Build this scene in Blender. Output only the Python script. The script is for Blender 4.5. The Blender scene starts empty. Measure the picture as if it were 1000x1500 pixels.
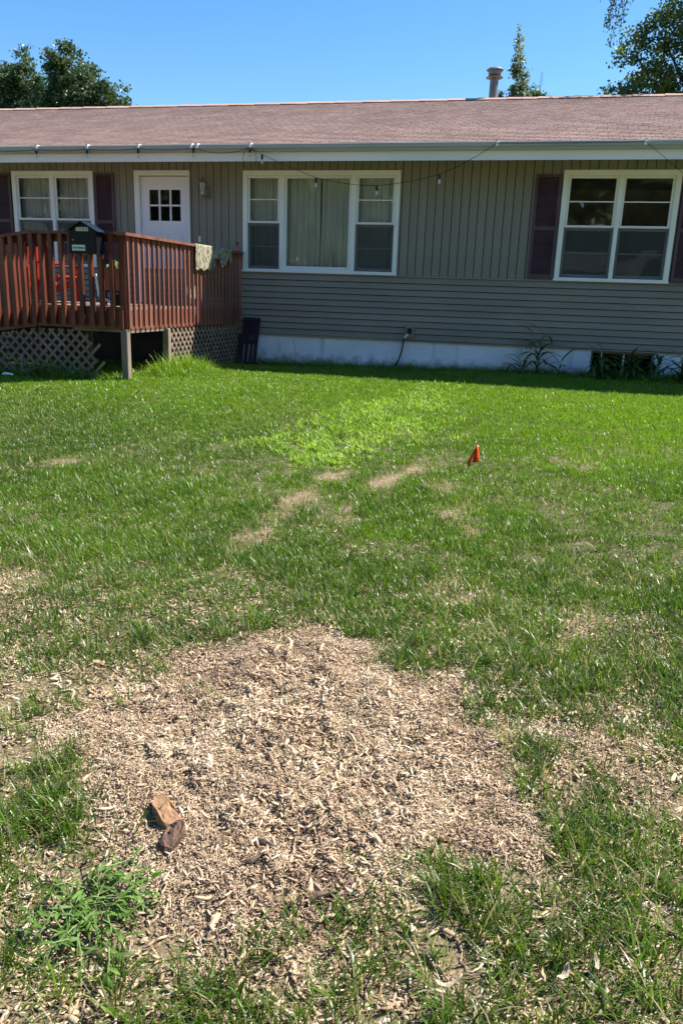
import bpy, math, random
import numpy as np
from mathutils import Vector, Matrix, Quaternion

SC = bpy.context.scene
COL = SC.collection
random.seed(7)
RNG = np.random.default_rng(7)

# ------------------------------------------------------------------ camera
YAW, PITCH, ROLL, FPX = 0.2354, 0.2711, 0.0351, 1142.0
fw = Vector((-math.sin(YAW)*math.cos(PITCH), math.cos(YAW)*math.cos(PITCH), -math.sin(PITCH)))
rt = Vector((math.cos(YAW), math.sin(YAW), 0)); up = rt.cross(fw)
rt, up = rt*math.cos(ROLL)+up*math.sin(ROLL), up*math.cos(ROLL)-rt*math.sin(ROLL)
cd = bpy.data.cameras.new("camera"); cam = bpy.data.objects.new("camera", cd); COL.objects.link(cam)
cam.matrix_world = Matrix(((rt.x, up.x, -fw.x, 0), (rt.y, up.y, -fw.y, -13.4946), (rt.z, up.z, -fw.z, 1.30), (0, 0, 0, 1)))
cd.sensor_fit = 'VERTICAL'; cd.sensor_height = 36.0; cd.lens = FPX/1500*36.0
cd.clip_start = 0.05; cd.clip_end = 1000
SC.camera = cam

# ------------------------------------------------------------------ light
SUN_EL, SUN_AZ = math.radians(53), math.radians(58)      # azimuth from +Y towards +X
world = bpy.data.worlds.new("World"); SC.world = world; world.use_nodes = True
wn = world.node_tree; bg = wn.nodes['Background']
sky = wn.nodes.new('ShaderNodeTexSky'); sky.sky_type = 'NISHITA'; sky.sun_disc = False
sky.sun_elevation = SUN_EL; sky.sun_rotation = SUN_AZ; sky.air_density = 1.0; sky.dust_density = 0.2; sky.ozone_density = 2.5
hsv = wn.nodes.new('ShaderNodeHueSaturation'); hsv.inputs['Saturation'].default_value = 1.3
wn.links.new(sky.outputs[0], hsv.inputs['Color']); wn.links.new(hsv.outputs[0], bg.inputs['Color']); bg.inputs['Strength'].default_value = 0.088
sd = bpy.data.lights.new("sun", 'SUN'); sd.energy = 5.0; sd.angle = math.radians(0.53); sd.color = (1.0, 0.955, 0.88)
sun = bpy.data.objects.new("sun", sd); COL.objects.link(sun)
sv = Vector((math.sin(SUN_AZ)*math.cos(SUN_EL), math.cos(SUN_AZ)*math.cos(SUN_EL), math.sin(SUN_EL)))
sun.rotation_euler = sv.to_track_quat('Z', 'Y').to_euler(); sun.location = (20, 10, 30)
vs = SC.view_settings; vs.view_transform = 'Standard'; vs.look = 'None'; vs.gamma = 1; vs.use_curve_mapping = False
vs.exposure = 1.22
SC.cycles.max_bounces = 8; SC.cycles.transparent_max_bounces = 12
SC.cycles.use_denoising = True

# ------------------------------------------------------------------ helpers
class MB:
    """collects shapes in world coordinates, builds one mesh object"""
    def __init__(s): s.v = []; s.f = []
    def add(s, vs_, fs):
        n = len(s.v); s.v += [tuple(p) for p in vs_]; s.f += [tuple(i+n for i in f) for f in fs]; return s
    def box(s, x0, x1, y0, y1, z0, z1):
        return s.add([(x0,y0,z0),(x1,y0,z0),(x1,y1,z0),(x0,y1,z0),(x0,y0,z1),(x1,y0,z1),(x1,y1,z1),(x0,y1,z1)],
                     [(0,3,2,1),(4,5,6,7),(0,1,5,4),(1,2,6,5),(2,3,7,6),(3,0,4,7)])
    def obox(s, c, ax, ay, az, dx, dy, dz):
        c = Vector(c); ax = Vector(ax).normalized()*dx/2; ay = Vector(ay).normalized()*dy/2; az = Vector(az).normalized()*dz/2
        P = [c+i*ax+j*ay+k*az for k in (-1,1) for i,j in ((-1,-1),(1,-1),(1,1),(-1,1))]
        return s.add(P, [(0,3,2,1),(4,5,6,7),(0,1,5,4),(1,2,6,5),(2,3,7,6),(3,0,4,7)])
    def bar(s, a, b, w, t, upv=(0,0,1)):
        a = Vector(a); b = Vector(b); d = b-a; side = d.cross(Vector(upv))
        if side.length < 1e-6: side = d.cross(Vector((0,1,0)))
        return s.obox((a+b)/2, d, side, side.cross(d), d.length, w, t)
    def prism(s, poly, axis, a0, a1):
        n = len(poly)
        def P(p, a): return {'x': (a,p[0],p[1]), 'y': (p[0],a,p[1]), 'z': (p[0],p[1],a)}[axis]
        V = [P(p,a0) for p in poly]+[P(p,a1) for p in poly]
        return s.add(V, [tuple(range(n))[::-1], tuple(range(n,2*n))]+[(i,(i+1)%n,n+(i+1)%n,n+i) for i in range(n)])
    def tube(s, pts, r, n=6, cap=True):
        pts = [Vector(p) for p in pts]; m = len(pts); rs = r if isinstance(r,(list,tuple)) else [r]*m
        V = []; prev = None
        for i,p in enumerate(pts):
            d = (pts[min(i+1,m-1)]-pts[max(i-1,0)]).normalized()
            if prev is None:
                a = d.orthogonal().normalized()
            else:
                a = prev-d*prev.dot(d); a = a.normalized() if a.length > 1e-6 else d.orthogonal().normalized()
            prev = a; b = d.cross(a)
            for k in range(n):
                t = 2*math.pi*k/n; V.append(p+(a*math.cos(t)+b*math.sin(t))*rs[i])
        F = [(i*n+k, i*n+(k+1)%n, (i+1)*n+(k+1)%n, (i+1)*n+k) for i in range(m-1) for k in range(n)]
        if cap: F += [tuple(range(n))[::-1], tuple(range((m-1)*n, m*n))]
        return s.add(V, F)
    def lathe(s, c, prof, n=16, axis=None):
        c = Vector(c); V = []; m = len(prof)
        for r,z in prof:
            for k in range(n):
                t = 2*math.pi*k/n; V.append(c+Vector((r*math.cos(t), r*math.sin(t), z)))
        F = [(i*n+k, i*n+(k+1)%n, (i+1)*n+(k+1)%n, (i+1)*n+k) for i in range(m-1) for k in range(n)]
        F += [tuple(range(n))[::-1], tuple(range((m-1)*n, m*n))]
        return s.add(V, F)
    def build(s, name, mat, parent=None, smooth=False, loc=None):
        org = Vector(wloc(parent)) if parent is not None else Vector((0,0,0))
        if loc is not None: org = Vector(loc)
        me = bpy.data.meshes.new(name)
        me.from_pydata([tuple(Vector(p)-org) for p in s.v], [], s.f); me.update()
        me.materials.append(mat)
        if smooth: me.shade_smooth()
        o = bpy.data.objects.new(name, me); COL.objects.link(o)
        if parent is not None:
            o.parent = parent; o.location = org-Vector(wloc(parent))
        else: o.location = org
        return o
def wloc(o):
    p = Vector(o.location)
    while o.parent is not None: o = o.parent; p = p+Vector(o.location)
    return p
def tag(o, label=None, cat=None, group=None, kind=None):
    if label: o['label'] = label
    if cat: o['category'] = cat
    if group: o['group'] = group
    if kind: o['kind'] = kind
    return o
def empty(name, loc, label, cat, group=None):
    o = bpy.data.objects.new(name, None); COL.objects.link(o); o.location = loc; o.empty_display_size = .1
    return tag(o, label, cat, group)
def clone(o, loc, parent=None):
    c = o.copy(); COL.objects.link(c); c.location = loc
    if parent is not None: c.parent = parent
    return c
def raw_mesh(name, V, F, mats, smooth=False, fattr=None, vattr=None):
    me = bpy.data.meshes.new(name); V = np.asarray(V, np.float32); F = np.asarray(F, np.int32)
    me.vertices.add(len(V)); me.vertices.foreach_set('co', V.ravel())
    k = F.shape[1]; me.loops.add(F.size); me.loops.foreach_set('vertex_index', F.ravel())
    me.polygons.add(len(F)); me.polygons.foreach_set('loop_start', np.arange(0, F.size, k, dtype=np.int32))
    me.update(calc_edges=True); me.validate()
    for m in mats: me.materials.append(m)
    for d, dom in ((fattr, 'FACE'), (vattr, 'POINT')):
        for n_, a in (d or {}).items():
            at = me.attributes.new(n_, 'FLOAT', dom); at.data.foreach_set('value', np.asarray(a, np.float32))
    if smooth: me.shade_smooth()
    return me

# smooth noise on arrays
_P = np.random.default_rng(3).random((256, 256))
def vnoise(x, y):
    xi = np.floor(x).astype(int); yi = np.floor(y).astype(int); fx = x-xi; fy = y-yi
    fx = fx*fx*(3-2*fx); fy = fy*fy*(3-2*fy); a = _P
    g00 = a[xi&255, yi&255]; g10 = a[(xi+1)&255, yi&255]; g01 = a[xi&255, (yi+1)&255]; g11 = a[(xi+1)&255, (yi+1)&255]
    return (g00*(1-fx)+g10*fx)*(1-fy)+(g01*(1-fx)+g11*fx)*fy
def fbm(x, y, s, o=4):
    r = 0; w = 0
    for k in range(o):
        r = r+vnoise(x*s*2**k+17.3*k, y*s*2**k+5.1*k)*.5**k; w += .5**k
    return r/w
def sm(a, b, t):
    t = np.clip((t-a)/(b-a), 0, 1); return t*t*(3-2*t)
def poly_sd(x, y, poly):
    """signed distance, positive inside"""
    d = np.full(np.shape(x), 1e9); inside = np.zeros(np.shape(x), bool); n = len(poly)
    for i in range(n):
        ax, ay = poly[i]; bx, by = poly[(i+1) % n]
        ex, ey = bx-ax, by-ay; wx, wy = x-ax, y-ay
        t = np.clip((wx*ex+wy*ey)/(ex*ex+ey*ey), 0, 1)
        d = np.minimum(d, (wx-ex*t)**2+(wy-ey*t)**2)
        c = ((ay <= y) & (by > y)) | ((by <= y) & (ay > y))
        with np.errstate(divide='ignore', invalid='ignore'):
            xx = ax+(y-ay)/(by-ay if by != ay else 1e-9)*ex
        inside ^= c & (x < xx)
    d = np.sqrt(d); return np.where(inside, d, -d)
def line_d(x, y, pts):
    d = np.full(np.shape(x), 1e9)
    for (ax, ay), (bx, by) in zip(pts[:-1], pts[1:]):
        ex, ey = bx-ax, by-ay; t = np.clip(((x-ax)*ex+(y-ay)*ey)/(ex*ex+ey*ey), 0, 1)
        d = np.minimum(d, np.hypot(x-ax-ex*t, y-ay-ey*t))
    return d

# ------------------------------------------------------------------ materials
def nodes_of(m):
    m.use_nodes = True; return m.node_tree.nodes, m.node_tree.links
def mat(name, col, rough=.6, var=.25, scale=(3,3,3), spec=.35, bump=0., bscale=None, col2=None, metal=0., rnd=0., attr=None, trans=0.):
    m = bpy.data.materials.new(name); N, L = nodes_of(m); b = N['Principled BSDF']
    b.inputs['Roughness'].default_value = rough; b.inputs['Specular IOR Level'].default_value = spec; b.inputs['Metallic'].default_value = metal
    tc = N.new('ShaderNodeTexCoord'); mp = N.new('ShaderNodeMapping'); mp.inputs['Scale'].default_value = scale
    L.new(tc.outputs['Object'], mp.inputs['Vector'])
    nz = N.new('ShaderNodeTexNoise'); nz.inputs['Scale'].default_value = 1; nz.inputs['Detail'].default_value = 6; nz.inputs['Roughness'].default_value = .62
    L.new(mp.outputs[0], nz.inputs['Vector'])
    ramp = N.new('ShaderNodeValToRGB'); e = ramp.color_ramp.elements
    c2 = col2 or tuple(min(1, c*(1+var)) for c in col); c1 = tuple(c*(1-var) for c in col) if not col2 else col
    e[0].position = .3; e[1].position = .7; e[0].color = (*c1, 1); e[1].color = (*c2, 1)
    L.new(nz.outputs['Fac'], ramp.inputs['Fac']); out = ramp.outputs['Color']
    if rnd:
        oi = N.new('ShaderNodeObjectInfo'); src = oi.outputs['Random']
        if attr:
            at = N.new('ShaderNodeAttribute'); at.attribute_name = attr; src = at.outputs['Fac']
        mr = N.new('ShaderNodeMapRange'); mr.inputs['To Min'].default_value = 1-rnd; mr.inputs['To Max'].default_value = 1+rnd
        L.new(src, mr.inputs['Value'])
        mx = N.new('ShaderNodeMix'); mx.data_type = 'RGBA'; mx.blend_type = 'MULTIPLY'; mx.inputs['Factor'].default_value = 1
        L.new(out, mx.inputs['A']); L.new(mr.outputs[0], mx.inputs['B']); out = mx.outputs['Result']
    L.new(out, b.inputs['Base Color'])
    if bump:
        n2 = N.new('ShaderNodeTexNoise'); n2.inputs['Detail'].default_value = 5
        mp2 = N.new('ShaderNodeMapping'); mp2.inputs['Scale'].default_value = bscale or tuple(4*s for s in scale)
        L.new(tc.outputs['Object'], mp2.inputs['Vector']); L.new(mp2.outputs[0], n2.inputs['Vector']); n2.inputs['Scale'].default_value = 1
        bp = N.new('ShaderNodeBump'); bp.inputs['Strength'].default_value = bump; bp.inputs['Distance'].default_value = .01
        L.new(n2.outputs['Fac'], bp.inputs['Height']); L.new(bp.outputs[0], b.inputs['Normal'])
    if trans:
        tr = N.new('ShaderNodeBsdfTranslucent'); L.new(out, tr.inputs['Color']); ms = N.new('ShaderNodeMixShader'); ms.inputs['Fac'].default_value = trans
        L.new(b.outputs[0], ms.inputs[1]); L.new(tr.outputs[0], ms.inputs[2]); L.new(ms.outputs[0], N['Material Output'].inputs['Surface'])
    return m
def glass_mat(name, tint=(1.,1.,1.), boost=.008):
    m = bpy.data.materials.new(name); N, L = nodes_of(m); N.remove(N['Principled BSDF'])
    gain = .5 if 'dusty' in name else 1.45
    t = N.new('ShaderNodeBsdfTransparent'); t.inputs['Color'].default_value = (*tint, 1)
    g = N.new('ShaderNodeBsdfGlossy'); g.inputs['Roughness'].default_value = .015
    nz = N.new('ShaderNodeTexNoise'); nz.inputs['Scale'].default_value = 2.2
    tc = N.new('ShaderNodeTexCoord'); L.new(tc.outputs['Object'], nz.inputs['Vector'])
    bp = N.new('ShaderNodeBump'); bp.inputs['Strength'].default_value = .05; bp.inputs['Distance'].default_value = .02
    L.new(nz.outputs['Fac'], bp.inputs['Height']); L.new(bp.outputs[0], g.inputs['Normal'])
    fr = N.new('ShaderNodeFresnel'); fr.inputs['IOR'].default_value = 1.5
    ad = N.new('ShaderNodeMath'); ad.operation = 'MULTIPLY_ADD'; ad.inputs[1].default_value = gain; ad.inputs[2].default_value = boost
    L.new(fr.outputs[0], ad.inputs[0])
    ms = N.new('ShaderNodeMixShader'); L.new(ad.outputs[0], ms.inputs['Fac']); L.new(t.outputs[0], ms.inputs[1]); L.new(g.outputs[0], ms.inputs[2])
    L.new(ms.outputs[0], N['Material Output'].inputs['Surface']); return m
def screen_mat(name, col, cover):
    m = bpy.data.materials.new(name); N, L = nodes_of(m); b = N['Principled BSDF']; b.inputs['Base Color'].default_value = (*col, 1); b.inputs['Roughness'].default_value = .7
    t = N.new('ShaderNodeBsdfTransparent'); ms = N.new('ShaderNodeMixShader'); ms.inputs['Fac'].default_value = cover
    L.new(t.outputs[0], ms.inputs[1]); L.new(b.outputs[0], ms.inputs[2]); L.new(ms.outputs[0], N['Material Output'].inputs['Surface']); return m
def ramp_mat(name, stops, attr='tint', inst=True, rough=.5, spec=.3, trans=0., trans_gain=(1.3,1.35,.8), dry=None, along=None, vary=None):
    """colour picked by an attribute carried by every instance"""
    m = bpy.data.materials.new(name); N, L = nodes_of(m); b = N['Principled BSDF']; b.inputs['Roughness'].default_value = rough; b.inputs['Specular IOR Level'].default_value = spec
    at = N.new('ShaderNodeAttribute'); at.attribute_name = attr; at.attribute_type = 'INSTANCER' if inst else 'GEOMETRY'
    fac = at.outputs['Fac']
    if vary:
        a2 = N.new('ShaderNodeAttribute'); a2.attribute_name = 'blade'
        ma = N.new('ShaderNodeMath'); ma.operation = 'MULTIPLY_ADD'; ma.inputs[1].default_value = vary; L.new(a2.outputs['Fac'], ma.inputs[0]); L.new(fac, ma.inputs[2]); fac = ma.outputs[0]
    r = N.new('ShaderNodeValToRGB'); el = r.color_ramp.elements
    while len(el) > 1: el.remove(el[-1])
    el[0].position = stops[0][0]; el[0].color = (*stops[0][1], 1)
    for p, c in stops[1:]:
        e = el.new(p); e.color = (*c, 1)
    L.new(fac, r.inputs['Fac']); out = r.outputs['Color']
    def mixto(out, colr, facsock):
        mx = N.new('ShaderNodeMix'); mx.data_type = 'RGBA'; L.new(out, mx.inputs['A']); mx.inputs['B'].default_value = (*colr, 1); L.new(facsock, mx.inputs['Factor']); return mx.outputs['Result']
    if along:
        a3 = N.new('ShaderNodeAttribute'); a3.attribute_name = 'along'
        mr = N.new('ShaderNodeMapRange'); mr.inputs['From Min'].default_value = .0; mr.inputs['From Max'].default_value = .35; mr.inputs['To Min'].default_value = .65; mr.inputs['To Max'].default_value = 0
        L.new(a3.outputs['Fac'], mr.inputs['Value']); out = mixto(out, along, mr.outputs[0])
    if dry:
        a4 = N.new('ShaderNodeAttribute'); a4.attribute_name = 'dry'; a4.attribute_type = 'INSTANCER'
        a5 = N.new('ShaderNodeAttribute'); a5.attribute_name = 'blade'
        ls = N.new('ShaderNodeMath'); ls.operation = 'LESS_THAN'; L.new(a5.outputs['Fac'], ls.inputs[0]); L.new(a4.outputs['Fac'], ls.inputs[1])
        out = mixto(out, dry, ls.outputs[0])
    L.new(out, b.inputs['Base Color'])
    if trans:
        tr = N.new('ShaderNodeBsdfTranslucent'); mg = N.new('ShaderNodeMix'); mg.data_type = 'RGBA'; mg.blend_type = 'MULTIPLY'; mg.inputs['Factor'].default_value = 1
        L.new(out, mg.inputs['A']); mg.inputs['B'].default_value = (*trans_gain, 1); L.new(mg.outputs['Result'], tr.inputs['Color'])
        ms = N.new('ShaderNodeMixShader'); ms.inputs['Fac'].default_value = trans
        L.new(b.outputs[0], ms.inputs[1]); L.new(tr.outputs[0], ms.inputs[2]); L.new(ms.outputs[0], N['Material Output'].inputs['Surface'])
    return m

M = {}
M['siding'] = mat('taupe_siding', (.226,.212,.172), .62, .18, (2,2,.6), bump=.12, bscale=(60,60,4), rnd=.05)
M['lap'] = mat('taupe_lap_siding', (.258,.220,.172), .55, .15, (.6,2,3), bump=.1, bscale=(6,60,60), rnd=.04)
M['dark'] = mat('dark_gap', (.03,.027,.024), .9)
M['white'] = mat('white_paint', (.80,.80,.77), .45, .06, (2,2,2), bump=.05)
M['vinyl'] = mat('white_vinyl', (.74,.75,.74), .35, .04, (2,2,2))
M['gutter'] = mat('gutter_paint', (.36,.37,.34), .4, .14, (.6,5,5), bump=.04)
M['fascia'] = mat('fascia_paint', (.78,.77,.73), .5, .08, (.8,3,3))
M['soffit'] = mat('soffit_paint', (.84,.83,.78), .6, .08, (1.5,1.5,1.5))
M['found'] = mat('painted_concrete', (.74,.76,.80), .8, .10, (1.6,1.6,3), bump=.35, bscale=(12,12,12))
def foundation_mat():
    m = M['found']; N, L = nodes_of(m); b = N['Principled BSDF']; src = b.inputs['Base Color'].links[0].from_socket
    tc = N.new('ShaderNodeTexCoord'); sp = N.new('ShaderNodeSeparateXYZ'); L.new(tc.outputs['Object'], sp.inputs[0])
    nz = N.new('ShaderNodeTexNoise'); nz.inputs['Scale'].default_value = 7; nz.inputs['Detail'].default_value = 8; L.new(tc.outputs['Object'], nz.inputs['Vector'])
    ad = N.new('ShaderNodeMath'); ad.operation = 'MULTIPLY_ADD'; ad.inputs[1].default_value = .45; L.new(nz.outputs['Fac'], ad.inputs[0]); ad.inputs[2].default_value = -.19
    sb = N.new('ShaderNodeMath'); sb.operation = 'SUBTRACT'; L.new(sp.outputs['Z'], sb.inputs[0]); L.new(ad.outputs[0], sb.inputs[1])
    mr = N.new('ShaderNodeMapRange'); mr.inputs['From Min'].default_value = .0; mr.inputs['From Max'].default_value = .16; mr.inputs['To Min'].default_value = .75; mr.inputs['To Max'].default_value = 0; L.new(sb.outputs[0], mr.inputs['Value'])
    mp = N.new('ShaderNodeMapping'); mp.inputs['Scale'].default_value = (5, 5, .5); L.new(tc.outputs['Object'], mp.inputs['Vector']); n2 = N.new('ShaderNodeTexNoise'); n2.inputs['Scale'].default_value = 1; n2.inputs['Detail'].default_value = 6; L.new(mp.outputs[0], n2.inputs['Vector'])
    m2 = N.new('ShaderNodeMapRange'); m2.inputs['From Min'].default_value = .56; m2.inputs['From Max'].default_value = .72; m2.inputs['To Max'].default_value = .38; L.new(n2.outputs['Fac'], m2.inputs['Value'])
    mx = N.new('ShaderNodeMath'); mx.operation = 'MAXIMUM'; L.new(mr.outputs[0], mx.inputs[0]); L.new(m2.outputs[0], mx.inputs[1])
    mix = N.new('ShaderNodeMix'); mix.data_type = 'RGBA'; L.new(src, mix.inputs['A']); mix.inputs['B'].default_value = (.24, .20, .15, 1); L.new(mx.outputs[0], mix.inputs['Factor']); L.new(mix.outputs['Result'], b.inputs['Base Color'])
foundation_mat()
M['door'] = mat('door_paint', (.80,.77,.80), .4, .05, (2,2,2))
M['shutter'] = mat('plum_shutter', (.088,.050,.068), .6, .25, (3,3,3))
M['shingle'] = mat('asphalt_shingle', (.42,.275,.22), .9, .17, (1.3,1.3,1.3), spec=.2, bump=.6, bscale=(90,90,90), rnd=.07, attr='rnd')
M['deckwood'] = mat('shaded_stained_redwood', (.062,.015,.008), .40, .5, (5,5,1.2), bump=.25, bscale=(60,60,8), rnd=.3, col2=(.17,.05,.028))  # front and ramp wood, colour darkened to carry the shade on those faces
M['sidewood'] = mat('sunlit_weathered_redwood', (.13,.038,.026), .5, .5, (5,5,1.2), bump=.25, bscale=(60,60,8), rnd=.3, col2=(.31,.135,.09))  # same deck wood, weathered, with the sun on the right side put into a paler colour
M['deckfloor'] = mat('worn_deck_boards', (.22,.14,.10), .7, .3, (1,6,6), bump=.3, rnd=.2)
M['greywood'] = mat('weathered_wood', (.20,.155,.115), .85, .35, (6,6,1.2), bump=.5, bscale=(50,50,6), rnd=.15)
M['lattice'] = mat('weathered_lattice', (.20,.145,.105), .85, .3, (4,4,4), bump=.3, rnd=.2)
M['black'] = mat('black_enamel', (.006,.007,.010), .35, .2, (4,4,4), spec=.22)
M['blackplastic'] = mat('black_rubber', (.012,.012,.012), .5)
M['label'] = mat('pale_sticker', (.50,.58,.50), .5, .05)
M['ink'] = mat('dark_ink', (.03,.05,.05), .5)
M['tile'] = mat('number_tile', (.62,.60,.50), .5, .05)
M['glass'] = glass_mat('window_glass')
M['glassdim'] = glass_mat('dusty_glass', (.5,.5,.5), 0.)  # tint and reflection turned down to dim the lawn mirrored in the pane
M['screen'] = screen_mat('insect_screen', (.055,.060,.060), .40)
M['curtain'] = mat('sheer_curtain', (.80,.85,.74), .9, .10, (3,3,1.2), trans=.18)
M['curtaingrey'] = mat('grey_curtain', (.78,.78,.74), .9, .10, (3,3,1), trans=.18)
M['room'] = mat('dim_room_wall', (.55,.54,.50), .9)
M['ivory'] = mat('ivory_ceramic', (.75,.70,.62), .4, .05)
M['orange'] = mat('orange_red_plastic', (.36,.034,.018), .45, .12)
M['clay'] = mat('rust_brown_planter', (.30,.10,.045), .7, .25)
M['galv'] = mat('galvanised_steel', (.17,.165,.16), .5, .25, (6,6,1.5), metal=.3)
M['whitemetal'] = mat('white_tube', (.72,.78,.76), .35, .05)
M['steel'] = mat('bare_steel', (.35,.35,.36), .4, .2, metal=.7)
M['pink'] = mat('pink_bottle', (.42,.10,.09), .35)
M['bulb'] = mat('frosted_bulb', (.75,.74,.68), .25, .05, trans=.4)
M['clip'] = mat('white_clip', (.8,.8,.8), .4)
M['bark'] = mat('tree_bark', (.10,.08,.062), .9, .35, (8,8,2), bump=.8)
M['flag'] = mat('orange_flag_vinyl', (.80,.085,.012), .45, .08, trans=.35)
M['brownglass'] = mat('aged_lantern_metal', (.20,.17,.135), .5, .4, (20,20,20), metal=.3)
M['stick'] = mat('dead_stick', (.12,.085,.06), .9, .4, (30,30,30), bump=.5)
M['deadleaf'] = mat('bleached_leaf', (.50,.42,.29), .85, .35, (60,60,60), trans=.15)
# camouflage cloth
def camo():
    m = bpy.data.materials.new('camouflage_cloth'); N, L = nodes_of(m); b = N['Principled BSDF']; b.inputs['Roughness'].default_value = .9
    tc = N.new('ShaderNodeTexCoord'); nz = N.new('ShaderNodeTexNoise'); nz.inputs['Scale'].default_value = 13; nz.inputs['Detail'].default_value = 3
    L.new(tc.outputs['Object'], nz.inputs['Vector']); r = N.new('ShaderNodeValToRGB'); r.color_ramp.interpolation = 'CONSTANT'; el = r.color_ramp.elements
    el[0].position = 0; el[0].color = (.10,.10,.055,1); el[1].position = .42; el[1].color = (.25,.225,.14,1)
    e = el.new(.52); e.color = (.36,.32,.22,1); e = el.new(.60); e.color = (.16,.15,.085,1); e = el.new(.70); e.color = (.16,.05,.03,1)
    L.new(nz.outputs['Fac'], r.inputs['Fac']); L.new(r.outputs[0], b.inputs['Base Color']); return m
M['camo'] = camo()
M['shadeblock'] = mat('bare_foundation_block', (.06,.055,.05), .9, .3)  # foundation below the deck: the deck's shade is put into this near-black colour
# split log: bark on the flanks, yellow heartwood streaks on top
def chunkmat():
    m = bpy.data.materials.new('split_heartwood'); N, L = nodes_of(m); b = N['Principled BSDF']; b.inputs['Roughness'].default_value = .75
    tc = N.new('ShaderNodeTexCoord'); mp = N.new('ShaderNodeMapping'); mp.vector_type = 'TEXTURE'; mp.inputs['Scale'].default_value = (1/11,1/75,1/75); mp.inputs['Rotation'].default_value = (0,0,-.66)
    L.new(tc.outputs['Object'], mp.inputs['Vector']); nz = N.new('ShaderNodeTexNoise'); nz.inputs['Scale'].default_value = 1; nz.inputs['Detail'].default_value = 7; nz.inputs['Roughness'].default_value = .7
    L.new(mp.outputs[0], nz.inputs['Vector']); r = N.new('ShaderNodeValToRGB'); el = r.color_ramp.elements
    el[0].position = .36; el[0].color = (.07,.035,.02,1); el[1].position = .74; el[1].color = (.62,.42,.13,1)
    e = el.new(.47); e.color = (.22,.11,.05,1); e = el.new(.58); e.color = (.28,.165,.08,1)
    L.new(nz.outputs['Fac'], r.inputs['Fac']); L.new(r.outputs[0], b.inputs['Base Color'])
    bp = N.new('ShaderNodeBump'); bp.inputs['Strength'].default_value = .8; bp.inputs['Distance'].default_value = .004; L.new(nz.outputs['Fac'], bp.inputs['Height']); L.new(bp.outputs[0], b.inputs['Normal'])
    return m
M['chunk'] = chunkmat()
M['chunkbark'] = mat('charred_bark', (.05,.035,.028), .9, .5, (40,25,40), bump=.9, col2=(.20,.11,.07))

GRASS = [(0., (.032,.068,.011)), (.3, (.066,.126,.010)), (.6, (.108,.200,.008)), (1., (.170,.290,.011))]
M['grass'] = ramp_mat('grass_blade', GRASS, rough=.36, spec=.5, trans=.42, dry=(.36,.30,.165), along=(.17,.18,.06), vary=.42)
M['limeweed'] = ramp_mat('lime_weed', [(0, (.095,.20,.022)), (.5, (.20,.335,.036)), (1, (.35,.47,.065))], rough=.45, spec=.35, trans=.42, vary=.3)
M['chip'] = ramp_mat('wood_chip', [(0, (.055,.036,.026)), (.12, (.17,.12,.095)), (.28, (.32,.21,.14)), (.45, (.42,.31,.195)), (.6, (.47,.335,.22)), (.78, (.55,.43,.285)), (1, (.68,.60,.45))], rough=.85, spec=.1)
M['weedleaf'] = mat('weed_leaf', (.105,.20,.030), .55, .45, (45,45,45), spec=.3, trans=.38, rnd=.35)
M['potleaf'] = mat('pale_pot_leaf', (.25,.32,.10), .5, .2, (12,12,12), trans=.35, rnd=.2)
M['weedstem'] = mat('weed_stem', (.16,.22,.07), .5, .15)
M['dryleaf'] = mat('shaded_weed_leaf', (.075,.14,.04), .5, .3, (6,6,6), trans=.35, rnd=.3)  # darker, duller green for the tall weeds
M['leafdark'] = mat('tree_leaf_dark', (.080,.122,.042), .4, .3, (.8,.8,.8), spec=.5, trans=.42, rnd=.4, attr='rnd')
M['leafmid'] = mat('tree_leaf', (.095,.15,.034), .42, .3, (.8,.8,.8), spec=.5, trans=.45, rnd=.45, attr='rnd')
M['leafpale'] = mat('poplar_leaf', (.19,.235,.115), .4, .3, (.8,.8,.8), spec=.5, trans=.5, rnd=.4, attr='rnd')
M['asphalt'] = mat('asphalt', (.055,.055,.056), .9, .2, (1,1,1), bump=.3)
M['concrete'] = mat('concrete', (.42,.40,.37), .9, .12, (1,1,1), bump=.2)
M['tansiding'] = mat('tan_siding', (.42,.38,.33), .7, .08)
M['greyroof'] = mat('grey_shingle', (.22,.21,.20), .9, .2, (2,2,2), bump=.5)
#--GROUND--
# ------------------------------------------------------------------ ground
CHIPS = [(-1.41,-11.52),(-1.46,-11.2),(-1.3,-11.02),(-1.15,-10.7),(-.99,-10.55),(-.76,-10.48),(-.51,-10.57),(-.39,-10.74),(-.2,-10.74),(-.1,-10.99),(.01,-11.0),(.07,-11.15),(-.01,-11.29),(.09,-11.42),(.21,-11.6),(.08,-11.71),(-.13,-11.73),(-.25,-11.85),(-.32,-12.02),(-.4,-12.14),(-.6,-12.16),(-.74,-12.08),(-1.01,-11.91),(-1.21,-11.8)]
SPILL = [(-.08,-10.98),(.15,-10.96),(.47,-10.99),(.44,-11.19),(.26,-11.21),(.07,-11.19)]
LIME = [(-2.25,-7.03),(-2.2,-5.84),(-1.92,-5.02),(-1.75,-3.88),(-1.28,-2.85),(-1.15,-2.4),(-1.0,-3.2),(-.95,-4.6),(-.88,-6.13),(-1.0,-6.85),(-1.13,-7.42),(-1.49,-7.79),(-1.8,-7.67)]
STREAKS = [([(-1.36,-7.85),(-1.39,-7.97),(-1.46,-8.43),(-1.50,-8.85)], .19, 1.0), ([(-1.50,-9.12),(-1.49,-9.3),(-1.47,-9.68)], .13, .75), ([(-.86,-7.45),(-.89,-7.53),(-1.03,-7.95),(-1.06,-8.25)], .20, 1.0), ([(-1.10,-8.62),(-1.12,-9.0)], .12, .5)]
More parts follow.
